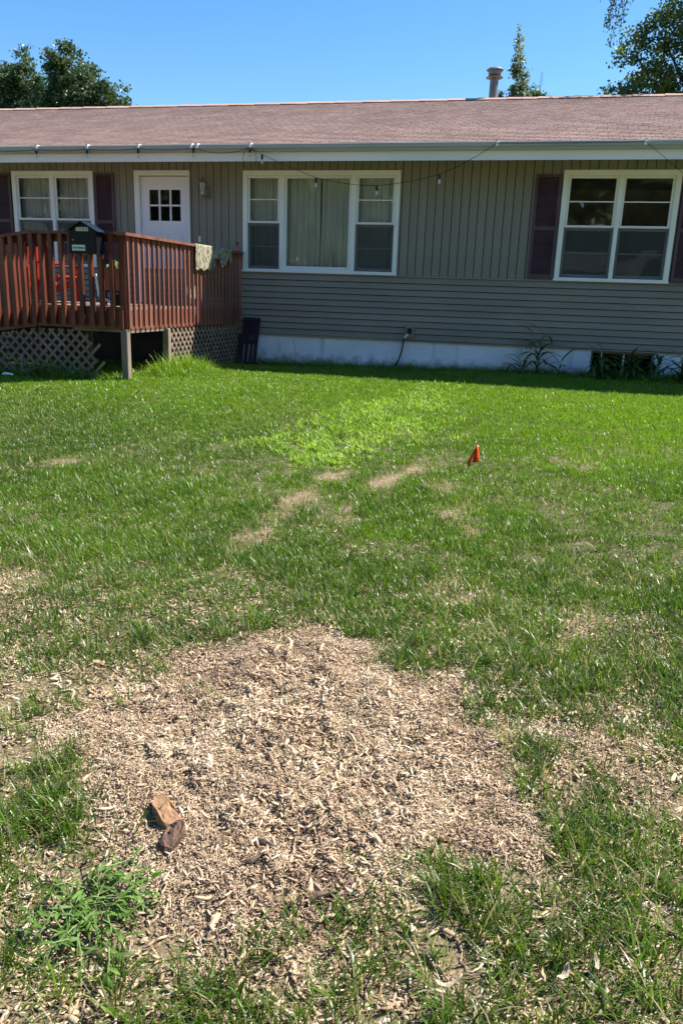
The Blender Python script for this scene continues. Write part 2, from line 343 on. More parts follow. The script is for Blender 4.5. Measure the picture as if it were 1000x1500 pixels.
SPOTS = [(-1.99,-8.75,.16),(-1.71,-8.51,.10),(-.44,-8.63,.22),(.43,-6.85,.3),(-.61,-8.0,.16),(-.29,-8.93,.12),(-3.48,-8.28,.2),(-2.4,-10.53,.35),(-1.37,-10.07,.12),(-.25,-9.9,.2),(.3,-10.1,.2)]
def g0(x, y):
    z = -0.2+0.0326*(y+13.5)
    z = np.where(y < -13.5, -0.2+0.012*(y+13.5), z); z = np.maximum(z, -.45)
    z = np.where(y > -4, 0.11+0.01*sm(-4, -2, y), z)
    zw = 0.14+0.0208*np.clip(x, -9, 4)
    return z+(zw-.12)*sm(-2.0, -.3, y)
def chipmask(x, y):
    w = (fbm(x, y, 5.5)-.5)*.30+(fbm(x+2, y, 15)-.5)*.20
    a = sm(-.05, .07, poly_sd(x, y, CHIPS)+w)
    b = sm(-.05, .10, poly_sd(x, y, SPILL)+w*1.2)*.75
    return np.clip(np.maximum(a, b), 0, 1)
def baremask(x, y):
    n = fbm(x, y, 6)
    r = np.zeros(np.shape(x)); n3 = (fbm(x+3, y*.6, 9)-.5)*.22
    for pts, w_, k_ in STREAKS: r = np.maximum(r, k_*sm(w_, .02, line_d(x, y, pts)+(n-.5)*.26+n3))
    for sx, sy, sr in SPOTS: r = np.maximum(r, .72*sm(sr, sr*.25, np.hypot((x-sx), (y-sy)*.7)+(n-.5)*.3))
    return r
def limemask(x, y):
    return sm(-.25, .40, poly_sd(x, y, LIME)+(fbm(x, y, 2.5)-.5)*1.1+(fbm(x+5, y, 9)-.5)*.5)
def g(x, y):
    x = np.asarray(x, float); y = np.asarray(y, float)
    z = g0(x, y)
    c = sm(-.15, .35, poly_sd(x, y, CHIPS))
    z = z+c*(.028+(fbm(x, y, 9, 3)-.5)*.085+(fbm(x+4, y, 26, 2)-.5)*.022)
    return z+(fbm(x, y, 1.6, 3)-.5)*.03*sm(-3, -5, y)+(fbm(x+9, y, 12, 2)-.5)*.012*sm(-8, -9.5, y)
def gz(x, y): return float(g(np.array([x]), np.array([y]))[0])

def axis(lo, d0, d1, hi, fine, mids):
    a = np.arange(d0, d1+1e-6, fine); l = [d0]; st = fine
    while l[-1] > lo: st = min(st*1.25, 12); l.append(l[-1]-st)
    r = [d1]; st = fine
    while r[-1] < hi: st = min(st*1.25, 12); r.append(r[-1]+st)
    return np.array(l[:0:-1]+list(a)+r[1:])
gx = axis(-320, -2.6, 1.2, 320, .022, None); gy = axis(-160, -12.9, -9.8, 400, .022, None)
GX, GY = np.meshgrid(gx, gy); nxn, nyn = len(gx), len(gy)
GZ = g(GX, GY)
ii = (np.arange(nyn-1)[:, None]*nxn+np.arange(nxn-1)[None, :]).ravel()
gf = np.stack([ii, ii+1, ii+1+nxn, ii+nxn], 1)
gv = np.stack([GX.ravel(), GY.ravel(), GZ.ravel()], 1)
def groundmat():
    m = bpy.data.materials.new('soil_and_thatch'); N, L = nodes_of(m); b = N['Principled BSDF']; b.inputs['Roughness'].default_value = .95; b.inputs['Specular IOR Level'].default_value = .1
    tc = N.new('ShaderNodeTexCoord')
    def noise(s, d=6):
        n = N.new('ShaderNodeTexNoise'); n.inputs['Scale'].default_value = s; n.inputs['Detail'].default_value = d; n.inputs['Roughness'].default_value = .7; L.new(tc.outputs['Object'], n.inputs['Vector']); return n.outputs['Fac']
    def ramp(f, cs):
        r = N.new('ShaderNodeValToRGB'); el = r.color_ramp.elements
        el[0].position, el[0].color = cs[0][0], (*cs[0][1], 1); el[1].position, el[1].color = cs[-1][0], (*cs[-1][1], 1)
        for p, c in cs[1:-1]: e = el.new(p); e.color = (*c, 1)
        L.new(f, r.inputs['Fac']); return r.outputs['Color']
    lawn = ramp(noise(45), [(.35, (.045,.050,.020)), (.52, (.10,.10,.042)), (.68, (.26,.215,.12))])
    bare = ramp(noise(130), [(.36, (.06,.042,.028)), (.5, (.25,.18,.11)), (.62, (.46,.36,.23))])
    chip = ramp(noise(170), [(.36, (.07,.045,.028)), (.5, (.28,.20,.125)), (.62, (.50,.39,.255))])
    far = ramp(noise(1.5), [(.35, (.05,.085,.022)), (.65, (.085,.125,.03))])
    def att(n):
        a = N.new('ShaderNodeAttribute'); a.attribute_name = n; return a.outputs['Fac']
    def mix(a, b2, f):
        x = N.new('ShaderNodeMix'); x.data_type = 'RGBA'; L.new(a, x.inputs['A']); L.new(b2, x.inputs['B']); L.new(f, x.inputs['Factor']); return x.outputs['Result']
    c = mix(mix(mix(lawn, far, att('far')), bare, att('bare')), chip, att('chip'))
    L.new(c, b.inputs['Base Color'])
    bp = N.new('ShaderNodeBump'); bp.inputs['Strength'].default_value = .9; bp.inputs['Distance'].default_value = .012; L.new(noise(90), bp.inputs['Height']); L.new(bp.outputs[0], b.inputs['Normal'])
    return m
vxx, vyy = GX.ravel(), GY.ravel()
farm = np.clip(sm(3.2, 6, vxx)+sm(-9, -11, vxx)+sm(-13, -14, vyy)+sm(0, 1, vyy), 0, 1)
gme = raw_mesh('lawn_ground', gv, gf, [groundmat()], True, vattr={'chip': chipmask(vxx, vyy), 'bare': np.maximum(baremask(vxx, vyy), .70*sm(-9.8, -11.6, vyy)), 'far': farm})
ground = bpy.data.objects.new('lawn_ground', gme); COL.objects.link(ground); tag(ground, 'front lawn ground with thatch and bare soil', 'ground', kind='structure')

# ------------------------------------------------------------------ scattered vegetation and chips
def proto_collection(name, meshes):
    c = bpy.data.collections.new(name)
    for i, me in enumerate(meshes):
        o = bpy.data.objects.new('%s_%02d' % (name, i), me); c.objects.link(o)
    return c
def scatter(name, coll, pos, rot, scl, pid, attrs, label, cat):
    n = len(pos); me = bpy.data.meshes.new(name); me.vertices.add(n); me.vertices.foreach_set('co', np.asarray(pos, np.float32).ravel())
    a = me.attributes.new('rot', 'FLOAT_VECTOR', 'POINT'); a.data.foreach_set('vector', np.asarray(rot, np.float32).ravel())
    a = me.attributes.new('scl', 'FLOAT', 'POINT'); a.data.foreach_set('value', np.asarray(scl, np.float32))
    a = me.attributes.new('pid', 'INT', 'POINT'); a.data.foreach_set('value', np.asarray(pid, np.int32))
    for k, v in attrs.items():
        a = me.attributes.new(k, 'FLOAT', 'POINT'); a.data.foreach_set('value', np.asarray(v, np.float32))
    o = bpy.data.objects.new(name, me); COL.objects.link(o)
    ng = bpy.data.node_groups.new(name+'_nodes', 'GeometryNodeTree')
    ng.interface.new_socket('Geometry', in_out='INPUT', socket_type='NodeSocketGeometry'); ng.interface.new_socket('Geometry', in_out='OUTPUT', socket_type='NodeSocketGeometry')
    N, L = ng.nodes, ng.links; gi = N.new('NodeGroupInput'); go = N.new('NodeGroupOutput'); ip = N.new('GeometryNodeInstanceOnPoints')
    ci = N.new('GeometryNodeCollectionInfo'); ci.inputs['Collection'].default_value = coll; ci.inputs['Separate Children'].default_value = True; ci.inputs['Reset Children'].default_value = True
    def na(nm, t):
        x = N.new('GeometryNodeInputNamedAttribute'); x.data_type = t; x.inputs['Name'].default_value = nm; return x.outputs[0]
    L.new(gi.outputs[0], ip.inputs['Points']); L.new(ci.outputs[0], ip.inputs['Instance']); ip.inputs['Pick Instance'].default_value = True
    L.new(na('pid', 'INT'), ip.inputs['Instance Index']); L.new(na('rot', 'FLOAT_VECTOR'), ip.inputs['Rotation']); L.new(na('scl', 'FLOAT'), ip.inputs['Scale'])
    L.new(ip.outputs[0], go.inputs[0])
    md = o.modifiers.new('scatter', 'NODES'); md.node_group = ng
    return tag(o, label, cat, kind='stuff')

def tuft_mesh(name, n, rad, hmin, hmax, w, lean, curl, segs, mat_, rng, spread=1., fold=.0):
    V, F3, AL, BL = [], [], [], []
    for _ in range(n):
        a = rng.uniform(0, 2*math.pi); r = rad*math.sqrt(rng.random()); bx, by = r*math.cos(a), r*math.sin(a)
        az = a+rng.normal(0, 1.2) if rng.random() < .7*spread else rng.uniform(0, 2*math.pi)
        L = rng.uniform(hmin, hmax); th = abs(rng.normal(lean, lean*.6)); c = rng.uniform(.3, 1)*curl; ww = w*rng.uniform(.6, 1.25)
        tw = rng.uniform(-.8, .8)
        d = np.array([math.cos(az), math.sin(az)]); p = np.array([bx, by, -.006]); b0 = len(V); br = rng.random()
        for k in range(segs+1):
            t = k/segs; wd = ww*(1-t**2.2)*.5*(0.75+.25*min(1, t*5)); sdir = az+math.pi/2+tw*t
            sx, sy = math.cos(sdir)*wd, math.sin(sdir)*wd
            if k == segs: V.append(p.copy()); AL.append(1); BL.append(br)
            else:
                V.append(p+[sx, sy, 0]); V.append(p-[sx, sy, 0]); AL += [t, t]; BL += [br, br]
            st = L/segs; p = p+np.array([d[0]*math.sin(th)*st, d[1]*math.sin(th)*st, math.cos(th)*st]); th = min(th+c/segs, 2.3)
        for k in range(segs-1):
            i = b0+2*k; F3 += [(i, i+1, i+3), (i, i+3, i+2)]
        i = b0+2*(segs-1); F3.append((i, i+1, i+2))
    return raw_mesh(name, V, F3, [mat_], True, vattr={'along': AL, 'blade': BL})
def chip_mesh(name, L, W, T, rng):
    """flat splintered shard: ragged outline, thin, slightly bent along its grain"""
    n = 4; top = []; xs_ = np.linspace(-L/2, L/2, n); wob = rng.normal(0, W*.10, n); bend = rng.normal(0, .10)*L; ang = rng.normal(0, .25)
    wid = W*np.array([rng.uniform(.25, .9), rng.uniform(.8, 1.1), rng.uniform(.75, 1.1), rng.uniform(.1, .8)])/2; V = []
    for i in range(n):
        z_ = bend*((2*i/(n-1)-1)**2); skew = rng.normal(0, L*.07)
        a = (xs_[i]+skew, wob[i]+wid[i]); b = (xs_[i]-skew+rng.normal(0, L*.05), wob[i]-wid[i])
        V += [(a[0], a[1], z_+ang*a[1]+T), (b[0], b[1], z_+ang*b[1]+T), (b[0]*.97, b[1]*.9, z_+ang*b[1]-T*.2), (a[0]*.97, a[1]*.9, z_+ang*a[1]-T*.2)]
    F = [(0, 1, 2, 3), (12, 15, 14, 13)]
    for s in range(n-1):
        for k in range(4): F.append((s*4+k, s*4+4+k, s*4+4+(k+1) % 4, s*4+(k+1) % 4))
    return raw_mesh(name, V, F, [M['chip']])
rg = np.random.default_rng(11)
lawn_near = [tuft_mesh('near_tuft', 13, .035, .030, .075, .0036, .32, 1.3, 4, M['grass'], rg) for _ in range(7)]
lawn_mid = [tuft_mesh('mid_tuft', 28, .055, .022, .058, .0042, .35, 1.1, 3, M['grass'], rg) for _ in range(6)]
lawn_far = [tuft_mesh('far_tuft', 36, .08, .022, .055, .0058, .33, .9, 2, M['grass'], rg) for _ in range(6)]
lawn_long = [tuft_mesh('long_tuft', 13, .030, .055, .125, .0046, .38, 1.5, 6, M['grass'], rg) for _ in range(6)]
lawn_flat = [tuft_mesh('flat_tuft', 9, .03, .05, .11, .0040, 1.15, .8, 4, M['grass'], rg) for _ in range(5)]
C_LAWN = proto_collection('lawn_proto', lawn_near+lawn_mid+lawn_far+lawn_long+lawn_flat)   # 0-6, 7-12, 13-18, 19-24, 25-29

def wedge(y0, y1, dens, mx=.9):
    xl0, xr0 = -1.1-(y1+12.4)*.86-mx, .57+(y1+12.4)*.22+mx
    n = int((y1-y0)*(xr0-xl0)*dens); x = RNG.uniform(xl0, xr0, n); y = RNG.uniform(y0, y1, n)
    xl = -1.1-(np.maximum(y, -12.6)+12.4)*.86-mx; xr = .57+(np.maximum(y, -12.6)+12.4)*.22+mx
    k = (x > xl) & (x < xr); return x[k], y[k]
def lawn_density(x, y):
    """1 = full turf"""
    c = chipmask(x, y); b = baremask(x, y); n = fbm(x+31, y, 2.3)
    near = sm(-9.9, -11.4, y)                           # turf thins out round the ground stump
    d = 1-near*.58*sm(.57, .41, n*.6+.4*fbm(x, y+19, 7))-near*.26-.22*sm(-11.7, -12.1, y)
    n2 = fbm(x+3, y+8, 1.1); mid = sm(-10.8, -9.5, y)*sm(-5.2, -7.2, y)
    d = d*(1-mid*.55*sm(.58, .40, n2))
    return np.clip(d, 0, 1)*(1-.985*c)*(1-.93*b)*(1-.8*limemask(x, y))
def lawn_tint(x, y):
    n = fbm(x, y+50, 1.3); n2 = fbm(x+80, y, 6)
    t = .28+.42*sm(-8.3, -3.5, y)+(n-.5)*.40+(n2-.5)*.35
    t = t+.16*sm(-2, 1.0, x)*sm(-9.5, -7, y)-.14*sm(-2.5, -5, x)*sm(-4.5, -7, y)
    return np.clip(t, 0, 1)
def lawn_dry(x, y):
    n = fbm(x+13, y+4, 1.5); n2 = fbm(x+1, y+77, 5)
    d = .05+.32*sm(.46, .68, n*.6+n2*.4)*sm(-4.5, -7.5, y)
    return np.clip(d+.45*np.clip(baremask(x, y)*1.5, 0, 1)+.10*sm(-8.8, -10.5, y), 0, .85)
P_, R_, S_, I_ = [], [], [], []
def put(x, y, pids, smin, smax, tilt=.12, zoff=0.):
    n = len(x); P_.append(np.stack([x, y, g(x, y)+zoff], 1)); R_.append(np.stack([RNG.normal(0, tilt, n), RNG.normal(0, tilt, n), RNG.uniform(0, 6.283, n)], 1))
    S_.append(RNG.uniform(smin, smax, n)); I_.append(RNG.choice(pids, n))
for y0, y1, dens, pids, s0, s1 in ((-13.0, -9.6, 1250, range(0, 7), .7, 1.35), (-9.9, -6.5, 620, range(7, 13), .7, 1.3), (-6.7, -1.75, 330, range(13, 19), .7, 1.25), (-1.9, .0, 260, range(13, 19), .8, 1.5)):
    x, y = wedge(y0, y1, dens); keep = RNG.random(len(x)) < lawn_density(x, y); x, y = x[keep], y[keep]
    if y1 > -.1:
        k = ~((x < -5.05) & (x > -9.5) & (y > -2.6)); x, y = x[k], y[k]
    hs = .72+.6*fbm(x, y, 1.7); put(x, y, list(pids), s0, s1); S_[-1] = S_[-1]*hs
# flattened mower-laid blades and longer grass mixed in
x, y = wedge(-13.0, -5.5, 240); k = RNG.random(len(x)) < np.clip(lawn_dry(x, y)*1.25, 0, 1)*(1-chipmask(x, y)); put(x[k], y[k], list(range(25, 30)), .7, 1.3)
x, y = wedge(-13.0, -8.2, 130); n = fbm(x+5, y+2, 2.8); k = RNG.random(len(x)) < lawn_density(x, y)*sm(.45, .62, n); put(x[k], y[k], list(range(19, 25)), .6, 1.15)
x, y = wedge(-13.0, -8.6, 420); k = RNG.random(len(x)) < (1-chipmask(x, y)*.93)*(.15+.5*fbm(x, y, 4))*sm(-9.2, -11, y); put(x[k], y[k], list(range(25, 30)), .5, 1.0); NSTRAW = int(k.sum())
STRAW0 = sum(len(a) for a in I_)-NSTRAW
# clumps that stand on and round the chips: x, y, radius, count, scale
for cx, cy, r, n_, sc_ in ((-.40,-10.63,.10,16,.95),(-.29,-10.72,.13,12,.7),(.13,-11.17,.09,20,1.0),(.10,-11.26,.12,10,.6),(-.03,-10.95,.13,20,.9),(.26,-10.57,.16,34,1.1),(.12,-10.68,.14,18,1.0),
    (-.12,-11.79,.08,16,.9),(-.03,-11.84,.09,18,.95),(.03,-11.95,.07,14,1.1),(-.25,-12.03,.10,20,1.0),(-.36,-12.08,.10,12,.8),(.37,-11.75,.16,40,1.0),(.42,-11.55,.15,30,.95),(.25,-11.45,.12,16,.8),
    (-1.23,-11.86,.12,26,.9),(-1.38,-11.95,.14,24,.9),(-1.30,-11.70,.12,16,.8),(-.52,-12.25,.12,22,1.0),(-.66,-12.3,.12,24,.9),(-.86,-12.35,.14,26,.9),(-.30,-12.28,.14,28,1.0),(-.02,-12.15,.16,36,1.05),(.22,-12.05,.16,34,.95),(.40,-12.05,.14,26,1.),
    (-1.53,-11.35,.12,12,.7),(-1.22,-11.05,.05,4,.6),(-1.30,-11.12,.05,4,.5),(-.15,-10.62,.14,16,.9),(-.62,-10.42,.16,18,.8),(-1.15,-10.55,.16,20,.9),(.0,-11.5,.04,3,.5),(-.05,-11.1,.06,6,.5)):
    n_ = int(n_*(.75 if cy < -11.9 else 1.2)); a = RNG.uniform(0, 6.283, n_); rr = r*np.sqrt(RNG.random(n_)); put(cx+rr*np.cos(a), cy+rr*np.sin(a), list(range(19, 25)), .55*sc_, 1.15*sc_, .25)
# taller unmown grass along the foundation and under the deck edge
def band(x0, x1, y0, y1, n_, s0, s1, pids=range(19, 25)):
    put(RNG.uniform(x0, x1, n_), RNG.uniform(y0, y1, n_), list(pids), s0, s1, .2)
band(-4.8, 2.6, -.30, -.03, 520, .8, 2.0); band(.7, 3.0, -.75, -.05, 260, .9, 1.9); band(-8.6, -5.35, -4.35, -4.0, 260, .7, 1.7); band(-5.6, -5.0, -3.0, -.2, 170, .8, 1.6)
band(-7.2, -5.3, -4.1, -3.0, 120, .7, 1.5)
POS = np.concatenate(P_); LT = lawn_tint(POS[:, 0], POS[:, 1]); LD = lawn_dry(POS[:, 0], POS[:, 1])
longm = np.concatenate(I_) >= 19
LT = np.clip(LT+RNG.normal(0, .10, len(LT))+np.where(POS[:, 1] < -10.5, -.10, 0), 0, 1)
flat = np.concatenate(I_) >= 25; LD[STRAW0:STRAW0+NSTRAW] = .9
LD = np.where(flat, np.clip(LD+.35, 0, .95), np.where(longm, LD*.35, LD*.32))
scatter('lawn_grass', C_LAWN, POS, np.concatenate(R_), np.concatenate(S_), np.concatenate(I_), {'tint': LT, 'dry': LD}, 'mown green lawn grass in front of the house', 'grass')
print('lawn instances', len(POS))
# unmown mound of grass beside the deck post
mound_tufts = [tuft_mesh('mound_tuft', 16, .06, .10, .42, .0075, .5, 2.2, 6, M['grass'], rg) for _ in range(5)]
n = 300; a = RNG.uniform(0, 6.283, n); rr = np.sqrt(RNG.random(n)); mx = -4.98+rr*np.cos(a)*.42; my = -2.95+rr*np.sin(a)*.75
hs = (1.55-rr*1.0)
scatter('unmown_grass_mound', proto_collection('mound_proto', mound_tufts), np.stack([mx, my, g(mx, my)], 1), np.stack([RNG.normal(0, .2, n), RNG.normal(0, .2, n), RNG.uniform(0, 6.28, n)], 1),
        hs*RNG.uniform(.7, 1.15, n), RNG.integers(0, 5, n), {'tint': RNG.uniform(.45, 1, n), 'dry': RNG.uniform(0, .15, n)}, 'tall unmown grass heaped beside the deck corner post', 'grass')
# pale lime weed patch
lime = [tuft_mesh('lime_rosette', 13, .045, .03, .08, .012, .8, 1.3, 4, M['limeweed'], rg) for _ in range(6)]
x, y = wedge(-8.2, -1.9, 420); k = RNG.random(len(x)) < limemask(x, y)*.95; x, y = x[k], y[k]
sx = RNG.uniform(-2.6, 1.8, 500); sy = RNG.uniform(-7.6, -2.3, 500); k = RNG.random(500) < sm(.50, .70, fbm(sx, sy, 1.9))*.6; x = np.concatenate([x, sx[k]]); y = np.concatenate([y, sy[k]]); n = len(x)
scatter('lime_weed_patch', proto_collection('lime_proto', lime), np.stack([x, y, g(x, y)], 1), np.stack([RNG.normal(0, .25, n), RNG.normal(0, .25, n), RNG.uniform(0, 6.28, n)], 1), RNG.uniform(.6, 1.25, n), RNG.integers(0, 6, n),
        {'tint': np.clip(RNG.normal(.5, .22, n), 0, 1)}, 'patch of broad bladed lime green weeds spreading across the lawn', 'weed patch')
# wood chips of the ground stump
chips = [chip_mesh('chip', RNG.uniform(.012, .036), RNG.uniform(.003, .009), RNG.uniform(.0008, .0020), rg) for _ in range(12)]
chips += [chip_mesh('shaving', RNG.uniform(.006, .017), RNG.uniform(.0014, .0042), RNG.uniform(.0005, .0012), rg) for _ in range(8)]
px_, py_, zo_, id_, sc_ = [], [], [], [], []
def chipput(x, y, pids, s0, s1, zmax):
    n = len(x); px_.append(x); py_.append(y); zo_.append(RNG.uniform(0, zmax, n)); id_.append(RNG.choice(list(pids), n)); sc_.append(RNG.uniform(s0, s1, n)**1.0)
x = RNG.uniform(-1.9, .75, 280000); y = RNG.uniform(-12.5, -10.2, 280000)
k = RNG.random(280000) < sm(.0, .6, chipmask(x, y)); chipput(x[k], y[k], range(12, 20), .4, 1.3, .012)
x = RNG.uniform(-1.9, .75, 42000); y = RNG.uniform(-12.6, -10.2, 42000)
k = RNG.random(42000) < sm(.1, .7, chipmask(x, y))*(.45+.55*sm(.4, .6, fbm(x, y, 4))); chipput(x[k], y[k], range(0, 12), .35, 1.05, .014)
x, y = wedge(-13.0, -8.6, 10000, .5); k = RNG.random(len(x)) < (.32+.55*sm(.36, .58, fbm(x+40, y+3, 2.6)))*sm(-8.8, -11.2, y)*(1-chipmask(x, y)); chipput(x[k], y[k], range(0, 20), .5, 1.35, .010)
x, y = wedge(-12.0, -6.5, 160, .3); k = RNG.random(len(x)) < .25; chipput(x[k], y[k], range(4, 20), .4, .9, .02)
x, y = wedge(-10.2, -7.0, 900, .3); k = RNG.random(len(x)) < sm(.4, .9, baremask(x, y)); chipput(x[k], y[k], range(12, 20), .6, 1.4, .006)
x = RNG.uniform(-1.6, .6, 1500); y = RNG.uniform(-12.6, -10.4, 1500); k = RNG.random(1500) < .30+.5*chipmask(x, y); chipput(x[k], y[k], range(0, 12), 1.3, 2.2, .012)
# a ragged heap of larger splinters on the middle of the mound
for cx, cy, r, n_ in ((-.66,-11.35,.16,260),(-.45,-11.42,.12,160),(-.75,-11.0,.2,240),(-.55,-11.75,.16,220),(-.35,-11.9,.14,160),(-.2,-11.25,.14,150)):
    a = RNG.uniform(0, 6.283, n_); rr = r*np.sqrt(RNG.random(n_)); chipput(cx+rr*np.cos(a), cy+rr*np.sin(a), range(0, 12), .6, 1.35, .026)
x = np.concatenate(px_); y = np.concatenate(py_); n = len(x)
tn = np.clip(.58+(fbm(x, y, 6)-.5)*.5+RNG.normal(0, .19, n)-.12*sm(.5, .7, fbm(x+7, y, 3))-.30*sm(.20, .05, np.hypot(x+.40, y+11.98)+(fbm(x, y, 12)-.5)*.2), 0, 1)
scatter('wood_chips', proto_collection('chip_proto', chips), np.stack([x, y, g(x, y)+np.concatenate(zo_)], 1), np.stack([RNG.normal(0, .30, n), RNG.normal(0, .30, n), RNG.uniform(0, 6.28, n)], 1),
        np.concatenate(sc_), np.concatenate(id_), {'tint': tn}, 'tan and brown wood chips left by stump grinding', 'wood chips')
print('chips', n)
#--HOUSE--
# ------------------------------------------------------------------ house
HX0, HX1, HD = -13.0, 5.2, 8.6
ZS, ZT, ZB = 3.438, 1.640, .5965            # soffit, siding change, siding base
house = empty('house', (-4, 0, .1), 'single storey taupe sided house with brown shingle roof and white windows', 'house')
WIN = [(-9.649, -7.996, 1.640, 3.281), (-5.153, -2.4335, 1.645, 3.281), (.122, 1.838, 1.640, 3.281)]
DOOR = (-7.189, -6.139, 1.06, 3.287)
OPEN = [(WIN[0][0], WIN[0][1], WIN[0][2], WIN[0][3]), (DOOR[0], DOOR[1], DOOR[2], DOOR[3]), WIN[1], WIN[2]]
# wall behind the boards, butted round the openings (back face kept dim inside)
w = MB(); xs = HX0
for a, b, c, d in OPEN:
    w.box(xs, a, .0, .10, ZB, ZS-.002); w.box(a, b, .0, .10, d, ZS-.002); w.box(a, b, .0, .10, ZB, c); xs = b
w.box(xs, HX1, .0, .10, ZB, ZS-.002)
w.box(HX0, HX0+.1, .10, HD, ZB, ZS-.002); w.box(HX1-.1, HX1, .10, HD, ZB, ZS-.002); w.box(HX0+.1, HX1-.1, HD-.1, HD, ZB, ZS-.002)
w.build('wall', M['dark'], house)
r_ = MB(); r_.box(HX0+.12, HX1-.12, .12, HD-.12, .9, .98); r_.box(HX0+.12, HX1-.12, 3.2, 3.25, .98, ZS-.02); r_.box(HX0+.12, HX1-.12, .12, HD-.12, ZS-.03, ZS-.004)
r_.build('inside_wall', M['room'], house)
# gable walls
for xa, xb in ((HX0+.02, HX0+.1), (HX1-.1, HX1-.02)):
    MB().prism([(0, ZS), (HD, ZS), (HD/2, ZS+1.42)], 'x', xa, xb).build('gable', M['siding'], house)
# upper vertical boards
PIT = .1375; bw = PIT-.012
full = MB().box(0, bw, -.018, -.002, ZT+.012, ZS-.004).v
edges = sorted({round(v, 4) for o in OPEN for v in o[:2]})
base_mesh = None
x = HX0+.02
def vboard(x0, x1, z0, z1):
    if x1-x0 < .012: return
    MB().box(x0, x1, -.018, -.0, z0, z1).build('siding_board', M['siding'], house)
while x < HX1-.05:
    x0, x1 = x, min(x+bw, HX1-.01); hit = None
    segs = [(x0, x1)]
    for o in OPEN:
        ns = []
        for s0, s1 in segs:
            if s1 <= o[0] or s0 >= o[1]: ns.append((s0, s1)); continue
            if s0 < o[0]: ns.append((s0, o[0]-.004))
            if s1 > o[1]: ns.append((o[1]+.004, s1))
            vboard(max(s0, o[0]-.0), min(s1, o[1]+.0), o[3]+.004, ZS-.004)
        segs = ns
    for s0, s1 in segs:
        if s1-s0 > bw-.004:
            if base_mesh is None:
                ob = MB().box(s0, s0+bw, -.018, -.0, ZT+.012, ZS-.004).build('siding_board', M['siding'], house, loc=(s0, 0, ZT)); base_mesh = ob.data
            else:
                ob = bpy.data.objects.new('siding_board', base_mesh); COL.objects.link(ob); ob.parent = house; ob.location = Vector((s0, 0, ZT))-Vector(wloc(house))
        else: vboard(s0, s1, ZT+.012, ZS-.004)
    x += PIT
# drip moulding and lower lap boards
MB().box(HX0+.02, HX1-.02, -.034, -.0, ZT-.016, ZT+.010).build('band_moulding', M['lap'], house)
nl = 10; h = (ZT-.018-ZB)/nl
for k in range(nl):
    z0 = ZB+k*h
    seams = [HX0+.02] + sorted(random.uniform(HX0+1, HX1-1) for _ in range(2)) + [HX1-.02]
    for a, b in zip(seams[:-1], seams[1:]):
        if b-a < .3: continue
        m = MB().prism([(-.034, z0+.010), (-.001, z0+.010), (-.001, z0+h-.001), (-.010, z0+h-.001)], 'x', a+.001, b-.001)
        m.build('lap_board', M['lap'], house)
MB().box(HX0, HX1, -.036, -.002, ZB-.022, ZB-.001).build('sill_trim', M['lap'], house)
for xc in (HX0-.03, HX1-.02):
    MB().box(xc, xc+.05, -.05, .05, ZB, ZS-.003).build('corner_post', M['lap'], house)
# foundation with basement window opening
BX0, BX1, BZ1 = .83, 1.80, ZB-.03
f = MB(); f.box(-5.05, BX0, -.004, .2, -.5, ZB-.024); f.box(BX1, HX1-.02, -.004, .2, -.5, ZB-.024); f.box(BX0, BX1, -.004, .2, -.5, .16)
MB().box(HX0+.02, HX0+.2, .2, HD, -.5, ZB-.024).build('foundation', M['found'], house); MB().box(HX1-.2, HX1-.02, .2, HD, -.5, ZB-.024).build('foundation', M['found'], house)
f.build('foundation', M['found'], house)
MB().box(HX0+.02, -5.052, -.004, .2, -.5, ZB-.024).build('foundation', M['shadeblock'], house)
bwn = MB().box(BX0, BX1, .06, .19, .17, .20).box(BX0, BX1, .06, .19, BZ1-.03, BZ1).box(BX0, BX0+.03, .06, .19, .20, BZ1-.03).box(BX1-.03, BX1, .06, .19, .20, BZ1-.03).build('basement_window', M['lap'], house)
MB().box(BX0+.16, BX0+.175, .03, .05, .16, BZ1-.002).box(BX0+.50, BX0+.53, .07, .10, .20, BZ1-.03).build('mullion', M['vinyl'], bwn)
MB().box(BX0+.03, BX0+.50, .10, .105, .20, BZ1-.03).build('pane', M['glassdim'], bwn); MB().box(BX0+.53, BX1-.03, .10, .105, .20, BZ1-.03).build('pane', M['glassdim'], bwn)
MB().box(BX0, BX1, .192, .20, .16, BZ1).build('well_back', M['dark'], bwn)

